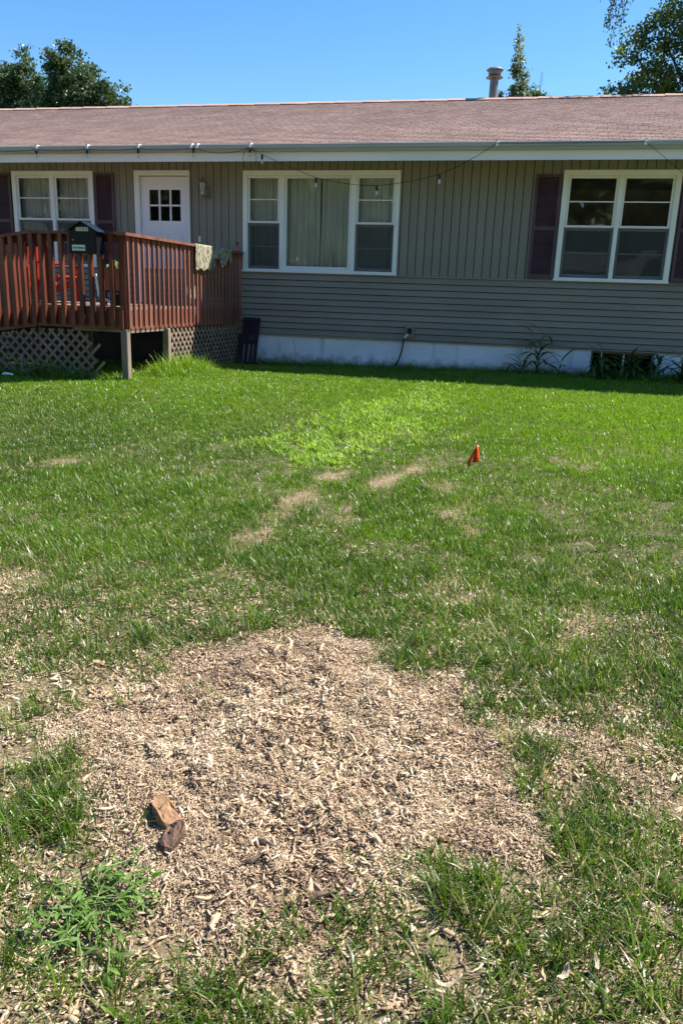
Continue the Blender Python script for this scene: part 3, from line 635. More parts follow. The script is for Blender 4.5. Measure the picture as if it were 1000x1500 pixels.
# windows --------------------------------------------------------
def frame_ring(mb, x0, x1, z0, z1, w_, y0, y1, wb=None):
    wb = wb or w_
    mb.box(x0, x0+w_, y0, y1, z0, z1); mb.box(x1-w_, x1, y0, y1, z0, z1)
    mb.box(x0+w_, x1-w_, y0, y1, z1-w_, z1); mb.box(x0+w_, x1-w_, y0, y1, z0, z0+wb)
def make_window(x0, x1, z0, z1, units, curtain=None, screen=True):
    """units: list of (x0,x1,kind)"""
    t = MB(); frame_ring(t, x0, x1, z0, z1, .075, -.045, .05, .05)
    win = t.build('window', M['white'], house)
    MB().box(x0-.012, x1+.012, -.062, -.046, z0+.002, z0+.034).build('sill', M['white'], win)
    for i, (a, b, kind) in enumerate(units):
        if i: 
            pa = units[i-1][1]; MB().box(pa+.001, a-.001, -.040, .05, z0+.05, z1-.075).build('mullion', M['white'], win)
        za, zb = z0+.051, z1-.076
        if kind == 'fixed':
            s = MB(); frame_ring(s, a, b, za, zb, .045, -.018, .045, .06); s.build('sash', M['vinyl'], win)
            MB().box(a+.045, b-.045, .006, .011, za+.06, zb-.045).build('pane', M['glass'], win)
        else:
            zm = (za+zb)/2
            s = MB(); frame_ring(s, a, b, zm, zb, .042, -.020, .012, .032); s.build('sash', M['vinyl'], win)
            q = (zm+zb)/2; MB().box(a+.042, b-.042, -.012, -.002, q-.009, q+.009).build('muntin', M['vinyl'], win)
            MB().box(a+.042, b-.042, -.001, .004, zm+.032, zb-.042).build('pane', M['glass'], win)
            s = MB(); frame_ring(s, a, b, za, zm-.001, .042, .014, .045, .055); s.build('sash', M['vinyl'], win)
            q = (za+zm)/2; MB().box(a+.042, b-.042, .020, .030, q-.008, q+.008).build('muntin', M['vinyl'], win)
            MB().box(a+.042, b-.042, .031, .036, za+.055, zm-.001).build('pane', M['glass'], win)
            if screen: MB().box(a+.004, b-.004, .006, .0075, za+.004, zm-.004).build('insect_screen', M['screen'], win)
    if curtain:
        for (ca, cb, cm, zlo, ph) in curtain:
            n_ = 90; V = []
            for j, zz in enumerate(np.linspace(zlo, z1-.06, 10)):
                for i in range(n_+1):
                    u = i/n_; xx = ca+(cb-ca)*u
                    fl = .018*math.sin(u*(cb-ca)*46+ph+.4*math.sin(zz*2))+.010*math.sin(u*(cb-ca)*103+ph*2)
                    if j == 0: fl *= 1.6
                    V.append((xx+.006*math.sin(zz*3+i), .135+fl, zz))
            F = [(j*(n_+1)+i, j*(n_+1)+i+1, (j+1)*(n_+1)+i+1, (j+1)*(n_+1)+i) for j in range(9) for i in range(n_)]
            MB().add(V, F).build('curtain', cm, win, smooth=True)
    return win
x0, x1 = WIN[0][:2]; xm = (x0+x1)/2
make_window(x0, x1, WIN[0][2], WIN[0][3], [(x0+.076, xm-.03, 'hung'), (xm+.03, x1-.076, 'hung')], [(x0+.05, xm-.02, M['curtaingrey'], WIN[0][2]+.05, .3), (xm+.02, x1-.05, M['curtaingrey'], WIN[0][2]+.05, 1.9)])
x0, x1 = WIN[1][:2]
make_window(x0, x1, WIN[1][2], WIN[1][3], [(x0+.076, x0+.66, 'hung'), (x0+.735, x0+1.91, 'fixed'), (x0+1.985, x1-.076, 'hung')],
    [(x0+.05, x0+.66, M['curtain'], WIN[1][2]+.05, .0), (x0+.72, x0+1.34, M['curtain'], WIN[1][2]+.06, .9), (x0+1.353, x0+1.93, M['curtain'], WIN[1][2]+.06, 2.2), (x0+1.99, x1-.05, M['curtain'], WIN[1][2]+.05, 1.2)])
x0, x1 = WIN[2][:2]; xm = (x0+x1)/2
make_window(x0, x1, WIN[2][2], WIN[2][3], [(x0+.076, xm-.03, 'hung'), (xm+.03, x1-.076, 'hung')])
# shutters
def shutter(x0, z0, z1, w_=.38, parent=house, y=-.055):
    s = MB(); frame_ring(s, x0, x0+w_, z0, z1, .045, y, y+.036, .07); zmid = z0+(z1-z0)*.49; s.box(x0+.045, x0+w_-.045, y, y+.036, zmid-.03, zmid+.03)
    so = s.build('shutter', M['shutter'], parent)
    l = MB()
    for a, b in ((z0+.07, zmid-.03), (zmid+.03, z1-.045)):
        n_ = int((b-a)/.026)
        for k in range(n_):
            zc = a+(k+.5)*(b-a)/n_; l.obox((x0+w_/2, y+.018, zc), (1,0,0), (0,.8,.6), (0,-.6,.8), w_-.09, .028, .006)
    tag(l.build('louvre_slat', M['shutter'], so), kind='stuff')
    MB().box(x0+.045, x0+w_-.045, y+.030, y+.035, z0+.07, z1-.045).build('backing', M['shutter'], so)
shutter(WIN[0][0]-.41, 1.64, 3.25); shutter(WIN[0][1]+.03, 1.64, 3.25)
shutter(WIN[2][0]-.415, 1.66, 3.22, .395); shutter(WIN[2][1]+.03, 1.66, 3.22, .395)
# front door
dx0, dx1, dz0, dz1 = DOOR
t = MB(); t.box(dx0, dx0+.095, -.05, .08, dz0, dz1); t.box(dx1-.03, dx1, -.05, .08, dz0, dz1); t.box(dx0+.095, dx1-.03, -.05, .08, dz1-.085, dz1)
dt = t.build('door_frame', M['white'], house)
a, b, zt, zb = dx0+.105, dx1-.035, dz1-.095, dz0+.03
lx = [a+.155, b-.155]; lz = [zt-.83+.10, zt-.215]            # lite area
gap = .028
d = MB(); d.box(a, lx[0], .0, .045, zb, zt); d.box(lx[1], b, .0, .045, zb, zt); d.box(lx[0], lx[1], .0, .045, lz[1], zt); d.box(lx[0], lx[1], .0, .045, zb+.0, lz[0])
door = d.build('front_door', M['door'], house)
cw = (lx[1]-lx[0]-2*gap)/3; ch = (lz[1]-lz[0]-gap)/2
g_ = MB(); g_.box(lx[0], lx[1], .004, .04, lz[0]+ch, lz[0]+ch+gap)
for k in (1, 2):
    for zz in (lz[0], lz[0]+ch+gap): g_.box(lx[0]+k*cw+(k-1)*gap, lx[0]+k*(cw+gap), .004, .04, zz, zz+ch)
g_.build('muntin', M['door'], door)
for i in range(3):
    for j in range(2): MB().box(lx[0]+i*(cw+gap), lx[0]+i*(cw+gap)+cw, .020, .025, lz[0]+j*(ch+gap), lz[0]+j*(ch+gap)+ch).build('pane', M['glass'], door)
for pa, pb in ((a+.13, (a+b)/2-.04), ((a+b)/2+.04, b-.13)):
    p = MB(); frame_ring(p, pa, pb, zb+.18, lz[0]-.20, .012, -.008, .0); p.build('door_panel', M['door'], door)
MB().lathe((b-.07, -.03, zb+.95), [(.012, 0), (.028, .012), (.03, .03), (.02, .045)], 10).build('knob', M['steel'], door)
# eaves: soffit, fascia, gutter
MB().box(HX0-.3, HX1+.3, -.70, -.0, ZS, ZS+.02).build('soffit', M['soffit'], house)
MB().box(HX0-.3, HX1+.3, -.722, -.702, ZS-.120, ZS+.135).build('fascia', M['fascia'], house)
gp = [(-.724, ZS+.012), (-.78, ZS+.012), (-.795, ZS+.045), (-.81, ZS+.06), (-.815, ZS+.115), (-.808, ZS+.122), (-.80, ZS+.115), (-.80, ZS+.065), (-.775, ZS+.02), (-.735, ZS+.02), (-.735, ZS+.115), (-.724, ZS+.115)]
MB().prism(gp, 'x', HX0-.35, HX1+.35).build('gutter', M['gutter'], house)
# roof
SLOPE = .336; RY, RZ = HD/2, 3.545+.336*(HD/2+.70)
def rz(y): return 3.575+SLOPE*(y+.74) if y <= RY else 3.575+SLOPE*(2*RY-y+.74)
roof = MB().prism([(-.72, rz(-.72)-.03), (RY, rz(RY)-.03), (HD+.72, rz(HD+.72)-.03), (HD+.72, rz(HD+.72)-.06), (RY, rz(RY)-.075), (-.72, rz(-.72)-.06)], 'x', HX0-.4, HX1+.4).build('roof', M['dark'], house)
V, F, RN = [], [], []
nc = 40; y_a, y_b = -.775, RY; dy = (y_b-y_a)/nc; rr_ = np.random.default_rng(5); drift = 0
for c in range(nc):
    xx = HX0-.45-rr_.uniform(0, .3); ya = y_a+c*dy; yb = ya+dy*1.25
    while xx < HX1+.4:
        tw = rr_.choice([.148, .152, .156]); za, zb2 = rz(ya)-.018+.007+rr_.uniform(0, .003), rz(min(yb, RY))-.02
        i = len(V); j = rr_.uniform(-.002, .002); xb_ = min(xx+tw-.007, HX1+.42)
        V += [(xx, ya+j, za), (xb_, ya+j, za), (xb_, min(yb, RY), zb2), (xx, min(yb, RY), zb2), (xx, ya+j, za-.012), (xb_, ya+j, za-.012)]
        F += [(i, i+1, i+2, i+3), (i+4, i+5, i+1, i)]; r0 = rr_.random(); RN += [r0, r0]; xx += tw
me = raw_mesh('shingle', np.array(V)-np.array(wloc(roof)), F, [M['shingle']], fattr={'rnd': RN}); so = bpy.data.objects.new('shingle', me); COL.objects.link(so); so.parent = roof; tag(so, kind='stuff')
n_ = int((HX1-HX0+.8)/.3)
ridge = MB()
for k in range(n_):
    a = HX0-.4+k*.3; dz = .004+.004*(k % 2)
    ridge.add([(a, RY-.14, rz(RY-.14)+dz), (a+.296, RY-.14, rz(RY-.14)+dz-.003), (a+.296, RY, rz(RY)+.012+dz), (a, RY, rz(RY)+.018+dz), (a, RY+.14, rz(RY+.14)+dz), (a+.296, RY+.14, rz(RY+.14)+dz-.003)], [(0,1,2,3), (3,2,5,4)])
tag(ridge.build('ridge_cap', M['shingle'], roof), kind='stuff')
MB().add([(HX0-.4, RY, rz(RY)), (HX1+.4, RY, rz(RY)), (HX1+.4, HD+.75, rz(HD+.75)), (HX0-.4, HD+.75, rz(HD+.75)), (HX0-.4, RY, rz(RY)-.02), (HX1+.4, RY, rz(RY)-.02), (HX1+.4, HD+.75, rz(HD+.75)-.02), (HX0-.4, HD+.75, rz(HD+.75)-.02)], [(0,1,2,3), (7,6,5,4), (0,4,5,1), (2,6,7,3), (1,5,6,2), (0,3,7,4)]).build('rear_roof', M['shingle'], roof)
# flue pipe on the ridge
vx, vy = -1.42, 4.55; vz = rz(vy)-.05
pipe = MB().lathe((vx, vy, vz), [(.086, 0), (.086, .62)], 20).build('flue_pipe', M['galv'], roof, smooth=False)
MB().lathe((vx, vy, vz+.56), [(.10, 0), (.17, .012), (.175, .022), (.105, .045), (.10, .05)], 20).build('storm_collar', M['galv'], pipe)
MB().lathe((vx, vy, vz+.62), [(.125, .0), (.13, .04), (.13, .085), (.17, .09), (.175, .10), (.13, .135), (.06, .155), (.01, .16)], 20).build('rain_cap', M['galv'], pipe)
cr = MB().tube([(-4.22, -.004, .50), (-4.20, -.004, .42), (-4.185, -.004, .36), (-4.19, -.004, .30), (-4.165, -.004, .24), (-4.17, -.004, .17)], .0035, 4).build('crack', M['dark'], house)
# door bell and outlet box on the siding
MB().box(-5.985, -5.945, -.034, -.019, 2.115, 2.215).build('doorbell', M['ivory'], house)
ob = MB().box(-2.21, -2.08, -.075, -.032, .645, .835).build('outlet_box', M['lap'], house); MB().box(-2.185, -2.11, -.083, -.075, .70, .80).build('cover', M['dark'], ob)
MB().box(-2.24, -2.06, -.033, -.0305, .62, .85).build('backplate', M['lap'], ob)
# figurine on the window sill inside
fig = MB().lathe((-3.60, .075, 1.70), [(.05, 0), (.05, .03), (.035, .05), (.03, .16), (.055, .18), (.06, .20), (.035, .21), (.035, .25), (.055, .265), (.03, .295), (.008, .32)], 14).build('figurine', M['ivory'])
tag(fig, 'ivory tower shaped figurine on the sill of the middle window', 'figurine')
# wall lantern
lan = empty('wall_lantern', (-5.832, -.05, 3.0), 'aged ornate lantern on the siding right of the white door', 'wall lamp')
lx_, ly_ = -5.85, -.15
MB().obox((-5.80, -.028, 2.93), (1,0,0), (0,1,0), (0,0,1), .09, .02, .20).build('backplate', M['brownglass'], lan)
MB().tube([(-5.80, -.035, 2.90), (-5.80, -.09, 2.84), (-5.83, -.14, 2.86), (lx_, ly_, 2.93)], .012, 6).build('arm', M['brownglass'], lan)
MB().lathe((lx_, ly_, 2.93), [(.02, -.05), (.03, -.02), (.035, 0), (.055, .12), (.06, .14)], 8).build('glass_shade', M['bulb'], lan)
ca = MB()
for k in range(6):
    t_ = k*math.pi/3; ca.tube([(lx_+.036*math.cos(t_), ly_+.036*math.sin(t_), 2.93), (lx_+.060*math.cos(t_), ly_+.060*math.sin(t_), 3.07)], .006, 4)
ca.build('cage', M['brownglass'], lan)
MB().lathe((lx_, ly_, 3.07), [(.072, 0), (.065, .015), (.035, .05), (.02, .07), (.012, .10), (.004, .115)], 10).build('cap', M['brownglass'], lan)
MB().lathe((lx_, ly_, 2.80), [(.003, -.09), (.012, -.03), (.016, 0), (.010, .03), (.022, .09)], 8).build('finial', M['brownglass'], lan)
# hose hanging from the outlet
hs = MB().tube([(-2.215, -.07, .66), (-2.24, -.08, .60), (-2.25, -.08, .50), (-2.27, -.085, .38), (-2.31, -.09, .26), (-2.36, -.10, .17), (-2.42, -.12, .10)], .013, 6).build('cable', M['blackplastic'])
tag(hs, 'black cable hanging from the outlet box down the white foundation', 'cable')
ht = MB().tube([(-2.165, -.08, .70), (-2.205, -.075, .67), (-2.225, -.075, .635)], .018, 6).build('elbow', M['vinyl'], hs)
# string lights under the gutter
sl = empty('string_lights', (-5, -.84, 3.48), 'string lights with small bulbs clipped along the gutter and drooping over the middle window', 'string lights')
YG = -.832; pts = [(-11.6, 3.50), (-10.5, 3.475), (-9.52, 3.50), (-8.564, 3.505), (-7.61, 3.505), (-6.675, 3.505), (-5.688, 3.505), (-4.734, 3.505)]
def sag(a, b, d_, n_=9): return [(a[0]+(b[0]-a[0])*i/n_, YG, a[1]+(b[1]-a[1])*i/n_-d_*4*(i/n_)*(1-i/n_)) for i in range(n_+1)]
path = []
for a, b in zip(pts[:-1], pts[1:]): path += sag(a, b, .03 if a[0] < -5.8 else .085)[:-1]
path += sag((-4.734, 3.505), (-4.528, 3.40), .0, 3)+sag((-4.528, 3.40), (-3.634, 3.06), .01, 6)+sag((-3.634, 3.06), (-2.657, 2.945), .03, 6)+sag((-2.657, 2.945), (-1.699, 3.11), .025, 6)+sag((-1.699, 3.11), (-.886, 3.53), .03, 6)
MB().tube(path, .0042, 4).build('cord', M['blackplastic'], sl)
MB().tube(sag((1.184, 3.53), (1.732, 3.12), .0, 4)+sag((1.732, 3.12), (3.2, 2.95), .05, 6)+sag((3.2, 2.95), (4.6, 3.5), .05, 6), .0042, 4).build('cord', M['blackplastic'], sl)
MB().tube(sag((-.886, 3.53), (1.184, 3.53), .004, 6), .0042, 4).build('cord', M['blackplastic'], sl)
for s_ in (1, -1): MB().tube([(-4.734+s_*.02, YG, 3.50), (-4.734+s_*.10, YG, 3.43), (-4.734+s_*.115, YG-.01, 3.33), (-4.734+s_*.09, YG, 3.22)], .004, 4).build('cord', M['blackplastic'], sl)
def bulb(x, z, drop=0):
    s = MB().lathe((x, YG, z-.075), [(.014, 0), (.019, .02), (.019, .06), (.010, .075)], 8).build('bulb_socket', M['blackplastic'], sl)
    MB().lathe((x, YG, z-.155), [(.004, .012), (.016, .02), (.021, .038), (.018, .06), (.012, .08)], 10).build('bulb', M['bulb'], s)
for x, z in [(-9.52, 3.50), (-8.564, 3.50), (-7.61, 3.50), (-6.675, 3.50), (-5.70, 3.50), (-4.734, 3.50), (-4.528, 3.40), (-3.634, 3.06), (-2.657, 2.945), (-1.699, 3.11), (3.2, 2.95)]: bulb(x, z)
for x in (-9.52, -8.564, -7.61, -6.675, -5.74, -5.64, -4.734, -.886, 1.184):
    MB().box(x-.018, x+.018, YG+.0, YG+.022, 3.495, 3.575).box(x-.018, x+.018, YG+.022, YG+.10, 3.563, 3.575).build('gutter_clip', M['clip'], sl)
#--DECK--
# ------------------------------------------------------------------ deck and ramp
deck = empty('deck', (-6, -2, .1), 'weathered red stained wooden deck with balusters, lattice skirt and a ramp going left', 'deck')
XR, YF, ZF = -5.2, -4.1, 1.055
def dpart(nm, mb, m=None): return mb.build(nm, M[m or 'deckwood'], deck)
# floor boards run along x
y = YF+.03
while y < -.08:
    x0 = -6.5 if y < -2.62 else -10.2
    MB().box(x0, XR-.045, y, min(y+.134, -.04), ZF-.035+random.uniform(-.002, .002), ZF).build('deck_board', M['deckfloor'], deck); y += .141
dpart('rim_board', MB().box(-6.5, XR-.04, YF-.005, YF+.028, .775, ZF-.037)); dpart('rim_board', MB().box(XR-.075, XR-.042, YF+.03, -.04, .755, ZF-.037), 'sidewood')
dpart('rim_board', MB().box(-10.2, -6.5, -2.70, -2.665, .775, ZF-.037))
for yy in (-3.2, -1.6, -.5): dpart('joist', MB().box(-6.45, XR-.08, yy, yy+.04, .80, ZF-.04))
dpart('ledger', MB().box(-6.0, -5.30, YF+.03, YF+.09, .735, .772), 'greywood'); dpart('ledger', MB().box(XR-.10, XR-.045, YF+.12, -2.9, .722, .752), 'greywood')
# posts
def post(x, y, z1, m='greywood', s=.092):
    z0 = gz(x, y)-.1; o = MB().box(x-s/2, x+s/2, y-s/2, y+s/2, z0, z1).build('post', M[m], deck)
    bv = o.modifiers.new('edge', 'BEVEL'); bv.width = .005; bv.segments = 1; return o
post(XR-.05, YF+.06, .773); MB().box(XR-.096, XR-.004, YF+.031, YF+.10, .775, 1.925).build('post', M['deckwood'], deck)
post(XR-.06, -2.83, .752); post(-6.6, -2.7, .77); post(-9.0, -2.7, .77); post(-9.0, -.4, .77)
# rails: flat cap and a 2x4 beneath
dpart('cap_rail', MB().box(-6.515, XR-.075, YF-.068, YF+.085, 1.932, 1.97)); dpart('cap_rail', MB().box(XR-.074, XR+.066, YF-.055, -.022, 1.930, 1.968), 'sidewood')
dpart('top_rail', MB().box(-6.51, XR-.10, YF-.0, YF+.036, 1.843, 1.931)); dpart('top_rail', MB().box(XR-.047, XR-.011, YF+.10, -.03, 1.843, 1.929), 'sidewood')
RS = .143; XK, XE = -6.515, -10.6
def rampz(x): return -RS*(XK-x)
dpart('cap_rail', MB().add([(XK,YF-.055,1.932),(XE,YF-.055,1.932+rampz(XE)),(XE,YF+.085,1.932+rampz(XE)),(XK,YF+.085,1.932),(XK,YF-.055,1.97),(XE,YF-.055,1.97+rampz(XE)),(XE,YF+.085,1.97+rampz(XE)),(XK,YF+.085,1.97)], [(0,1,2,3),(7,6,5,4),(0,4,5,1),(1,5,6,2),(2,6,7,3),(3,7,4,0)]))
def slopebox(x0, x1, y0, y1, za, zb):
    return MB().add([(x0,y0,za+rampz(x0)),(x1,y0,za+rampz(x1)),(x1,y1,za+rampz(x1)),(x0,y1,za+rampz(x0)),(x0,y0,zb+rampz(x0)),(x1,y0,zb+rampz(x1)),(x1,y1,zb+rampz(x1)),(x0,y1,zb+rampz(x0))], [(0,3,2,1),(4,5,6,7),(0,1,5,4),(1,2,6,5),(2,3,7,6),(3,0,4,7)])
dpart('top_rail', slopebox(XE, XK-.001, YF, YF+.036, 1.843, 1.931)); dpart('ramp_stringer', slopebox(XE, XK-.001, YF-.005, YF+.028, .765, .99)); dpart('ramp_stringer', slopebox(XE, XK-.001, -2.80, -2.765, .765, .99))
x = XK-.005
while x > XE+.2: dpart('ramp_board', slopebox(x-.134, x, YF+.03, -2.81, .992, 1.027), 'deckfloor'); x -= .141
# balusters
def baluster_mesh(nm, mat_, z0, z1, dirx):
    """square picket with a slanted foot; dirx: outward direction"""
    s = .034 if dirx else .054; m = MB()
    if dirx: V = [(0,-s/2,z0+.035),(s,-s/2,z0),(s,s/2,z0),(0,s/2,z0+.035),(0,-s/2,z1),(s,-s/2,z1),(s,s/2,z1),(0,s/2,z1)]
    else: V = [(-s/2,-s,z0),(s/2,-s,z0),(s/2,0,z0+.035),(-s/2,0,z0+.035),(-s/2,-s,z1),(s/2,-s,z1),(s/2,0,z1),(-s/2,0,z1)]
    m.add(V, [(0,3,2,1),(4,5,6,7),(0,1,5,4),(1,2,6,5),(2,3,7,6),(3,0,4,7)])
    o = m.build(nm, mat_, None); me = o.data; bpy.data.objects.remove(o); return me
bm_f = baluster_mesh('baluster', M['deckwood'], .80, 1.930, False); bm_s = baluster_mesh('baluster', M['sidewood'], .785, 1.928, True); bm_b = baluster_mesh('baluster', M['deckwood'], .84, 1.931, False)
def inst(nm, me, loc, rot=None):
    o = bpy.data.objects.new(nm, me); COL.objects.link(o); o.parent = deck; o.location = Vector(loc)-Vector(wloc(deck))
    if rot: o.rotation_euler = rot
    return o
x = -5.36
while x > -9.4:
    inst('baluster', bm_f, (x+random.uniform(-.004, .004), YF-.006, rampz(x) if x < XK else 0), (0, random.uniform(-.006, .006), 0)); x -= .1425
y = YF+.07
while y < -.06:
    inst('baluster', bm_s, (XR-.010, y, 0), (random.uniform(-.005, .005), 0, 0)); y += .1415
x = -7.30
dpart('cap_rail', MB().box(-10.2, -7.22, -2.77, -2.63, 1.932, 1.97)); dpart('top_rail', MB().box(-10.2, -7.22, -2.70, -2.664, 1.843, 1.931)); MB().box(-7.31, -7.22, -2.66, -2.57, ZF+.001, 1.931).build('post', M['deckwood'], deck)
while x > -9.4: inst('baluster', bm_b, (x, -2.702, 0)); x -= .1425
# lattice skirts: one object per strip
def lattice(p0, ux, W, zf0, zf1, sp=.100, w_=.036, clip=None, m='lattice'):
    """p0 lower corner, ux horizontal unit dir, zf0/zf1(u) bottom/top height; two layers of diagonal strips"""
    ux = Vector(ux); nrm = ux.cross(Vector((0,0,1)))
    for layer, sgn in ((0, 1), (1, -1)):
        c = -3.0
        while c < W+3.0:
            # strip: u = c + sgn*s, z = s ; sample visible part
            ss = [s for s in np.arange(-.2, 1.3, .01) if 0 <= c+sgn*s <= W and zf0(c+sgn*s) <= s <= zf1(c+sgn*s) and (clip is None or clip(c+sgn*s, s, sgn))]
            if len(ss) > 4:
                a = Vector(p0)+ux*(c+sgn*ss[0])+Vector((0,0,ss[0]))+nrm*(.008*layer); b = Vector(p0)+ux*(c+sgn*ss[-1])+Vector((0,0,ss[-1]))+nrm*(.008*layer)
                d_ = (b-a).normalized(); sd_ = nrm.cross(d_); MB().obox((a+b)/2, d_, sd_, nrm, (b-a).length, w_, .0065).build('lattice_strip', M[m], deck)
            c += sp*1.414
jag = lambda u, s, sgn: u < 1.30+.10*math.sin(s*23)+.05*math.sin(s*57+sgn) - (.12 if s > .6 else 0)
# front skirt runs from x=-7.0 to the gap left of the corner post
lattice((-7.0, YF+.04, 0), (1,0,0), 1.5, lambda u: gz(-7.0+u, YF)-.02, lambda u: .75 if -7.0+u > -6.45 else .75+rampz(-7.0+u), clip=jag)
lattice((-8.8, YF+.045, 0), (1,0,0), 1.80, lambda u: gz(-8.8+u, YF)-.02, lambda u: .75+rampz(-8.8+u))
lattice((XR-.03, -2.78, 0), (0,1,0), 2.72, lambda u: gz(XR, -2.78+u)-.02, lambda u: .75)
# --- things on the deck
mb_ = empty('mailbox', (-5.63, -4.2, 1.70), 'black peaked mailbox on the deck rail with house number and No Soliciting sticker', 'mailbox')
mx0, mx1, my0, my1, mz0, mz1 = -5.815, -5.435, -4.335, -4.15, 1.690, 1.945
MB().prism([(mx0, mz0), (mx1, mz0), (mx1, mz1), ((mx0+mx1)/2, 2.055), (mx0, mz1)], 'y', my0, my1).build('body', M['black'], mb_)
xc = (mx0+mx1)/2
lidp = MB()
for s_ in (-1, 1):
    a = Vector((xc, 0, 2.066)); b = Vector((xc+s_*.225, 0, 1.944)); d_ = (b-a).normalized()
    lidp.obox(((a+b)/2).xyz+Vector((0, (my0+my1)/2-.012, .004)), d_, (0,1,0), d_.cross(Vector((0,1,0))), (b-a).length, .225, .010)
lidp.build('lid', M['black'], mb_)
MB().box(mx0+.012, mx1-.012, my0-.006, my0-.0005, mz0+.012, mz1-.02).build('front_plate', M['black'], mb_)
MB().lathe((mx0+.065, my0-.012, mz0+.155), [(.010, 0), (.012, .006), (.010, .014)], 10).build('lock', M['steel'], mb_)
sk = MB().box(mx0+.045, mx0+.225, my0-.009, my0-.0065, mz0+.035, mz0+.105).build('sticker', M['label'], mb_)
def text(s, size, loc, m, parent, bold=.0):
    c = bpy.data.curves.new('lettering', 'FONT'); c.body = s; c.size = size; c.align_x = 'CENTER'; c.align_y = 'CENTER'; c.offset = bold; c.extrude = .0006; c.materials.append(m)
    o = bpy.data.objects.new('lettering', c); COL.objects.link(o); o.parent = parent; o.location = Vector(loc)-Vector(wloc(parent)); o.rotation_euler = (math.pi/2, 0, 0)
    bpy.context.view_layer.update(); me = bpy.data.meshes.new_from_object(o); q = bpy.data.objects.new('lettering', me); COL.objects.link(q); q.parent = parent; q.location = o.location; q.rotation_euler = o.rotation_euler; bpy.data.objects.remove(o); q.name = 'lettering'
text('No Soliciting', .030, (mx0+.135, my0-.0105, mz0+.070), M['ink'], sk, .0008)
tiles = MB()
for k in range(4): tiles.box(xc-.086+k*.044, xc-.086+k*.044+.040, my0-.004, my0-.0008, 1.957, 2.003)
npl = tiles.build('number_plate', M['tile'], mb_)
for k, ch_ in enumerate('2209'): text(ch_, .046, (xc-.066+k*.044, my0-.0052, 1.979), M['ink'], npl, .001)
MB().box(mx0+.06, mx1-.06, my1, my1+.018, 1.75, 1.93).build('bracket', M['black'], mb_)
# cloth over the side rail
def cloth():
    V, F = [], []; nu, nv = 46, 40; y0, y1 = -2.06, -.62; rr2 = np.random.default_rng(2)
    lo = lambda u: (.36+.02*math.sin(u*40)) if u < .37 else (.33 if u < .52 else (.22+.07*math.sin(u*19)+.03*math.sin(u*47)))
    for i in range(nu+1):
        u = i/nu; yy = y0+(y1-y0)*u; out = max(.08, lo(u)); inn = .75+.05*math.sin(u*9)
        for j in range(nv+1):
            v = j/nv; s = -out+v*(out+.155+inn)
            if s < 0: x_, z_ = XR+.072+.012*math.sin(u*38+s*6)*min(1, -s*6)+.004, 1.972+s
            elif s < .155: x_, z_ = XR+.074-s, 1.9745
            else: x_, z_ = XR-.085-.015*math.sin(u*30+s*5)-.01, 1.972-(s-.155)
            V.append((x_, yy+(.05*(-s)*(.5-u) if s < 0 else 0)*1.2, z_))
    for i in range(nu):
        for j in range(nv):
            F.append((i*(nv+1)+j, (i+1)*(nv+1)+j, (i+1)*(nv+1)+j+1, i*(nv+1)+j+1))
    return MB().add(V, F).build('camouflage_cloth', M['camo'], smooth=True)
tag(cloth(), 'ragged camouflage cloth draped over the right rail of the deck', 'cloth')
bt = empty('bottle', (-5.19, -.20, 1.97), 'small pink bottle standing at the wall end of the deck rail', 'bottle')
MB().lathe((-5.19, -.20, 1.969), [(.024, 0), (.027, .01), (.026, .075), (.014, .10)], 12).build('body', M['pink'], bt); MB().lathe((-5.19, -.20, 2.069), [(.014, 0), (.014, .05), (.009, .055)], 10).build('cap', M['dark'], bt)
# orange red plastic adirondack chair facing right
ch = empty('adirondack_chair', (-7.75, -1.9, ZF), 'orange red slatted garden chair behind the deck balusters', 'chair')
cx0, cy0 = -7.95, -1.95
for k in range(5): # back slats lean to the left
    yy = cy0-.26+k*.13; MB().obox((cx0-.02, yy, ZF+.56), (.30,0,1), (0,1,0), (1,0,-.30), .78-.05*abs(k-2), .115, .018).build('back_slat', M['orange'], ch)
for k in range(6):
    xx = cx0+.10+k*.085; MB().obox((xx, cy0, ZF+.30+.016*k), (1,0,.18), (0,1,0), (-.18,0,1), .078, .52, .018).build('seat_slat', M['orange'], ch)
for s_ in (-.33, .33):
    MB().obox((cx0+.26, cy0+s_, ZF+.575), (1,0,.03), (0,1,0), (0,0,1), .66, .13, .02).build('armrest', M['orange'], ch)
    MB().box(cx0+.44, cx0+.53, cy0+s_-.02, cy0+s_+.02, ZF, ZF+.563).build('leg', M['orange'], ch)
    MB().bar((cx0+.52, cy0+s_*.85, ZF+.30), (cx0-.30, cy0+s_*.85, ZF+.03), .03, .10).build('side_rail', M['orange'], ch)
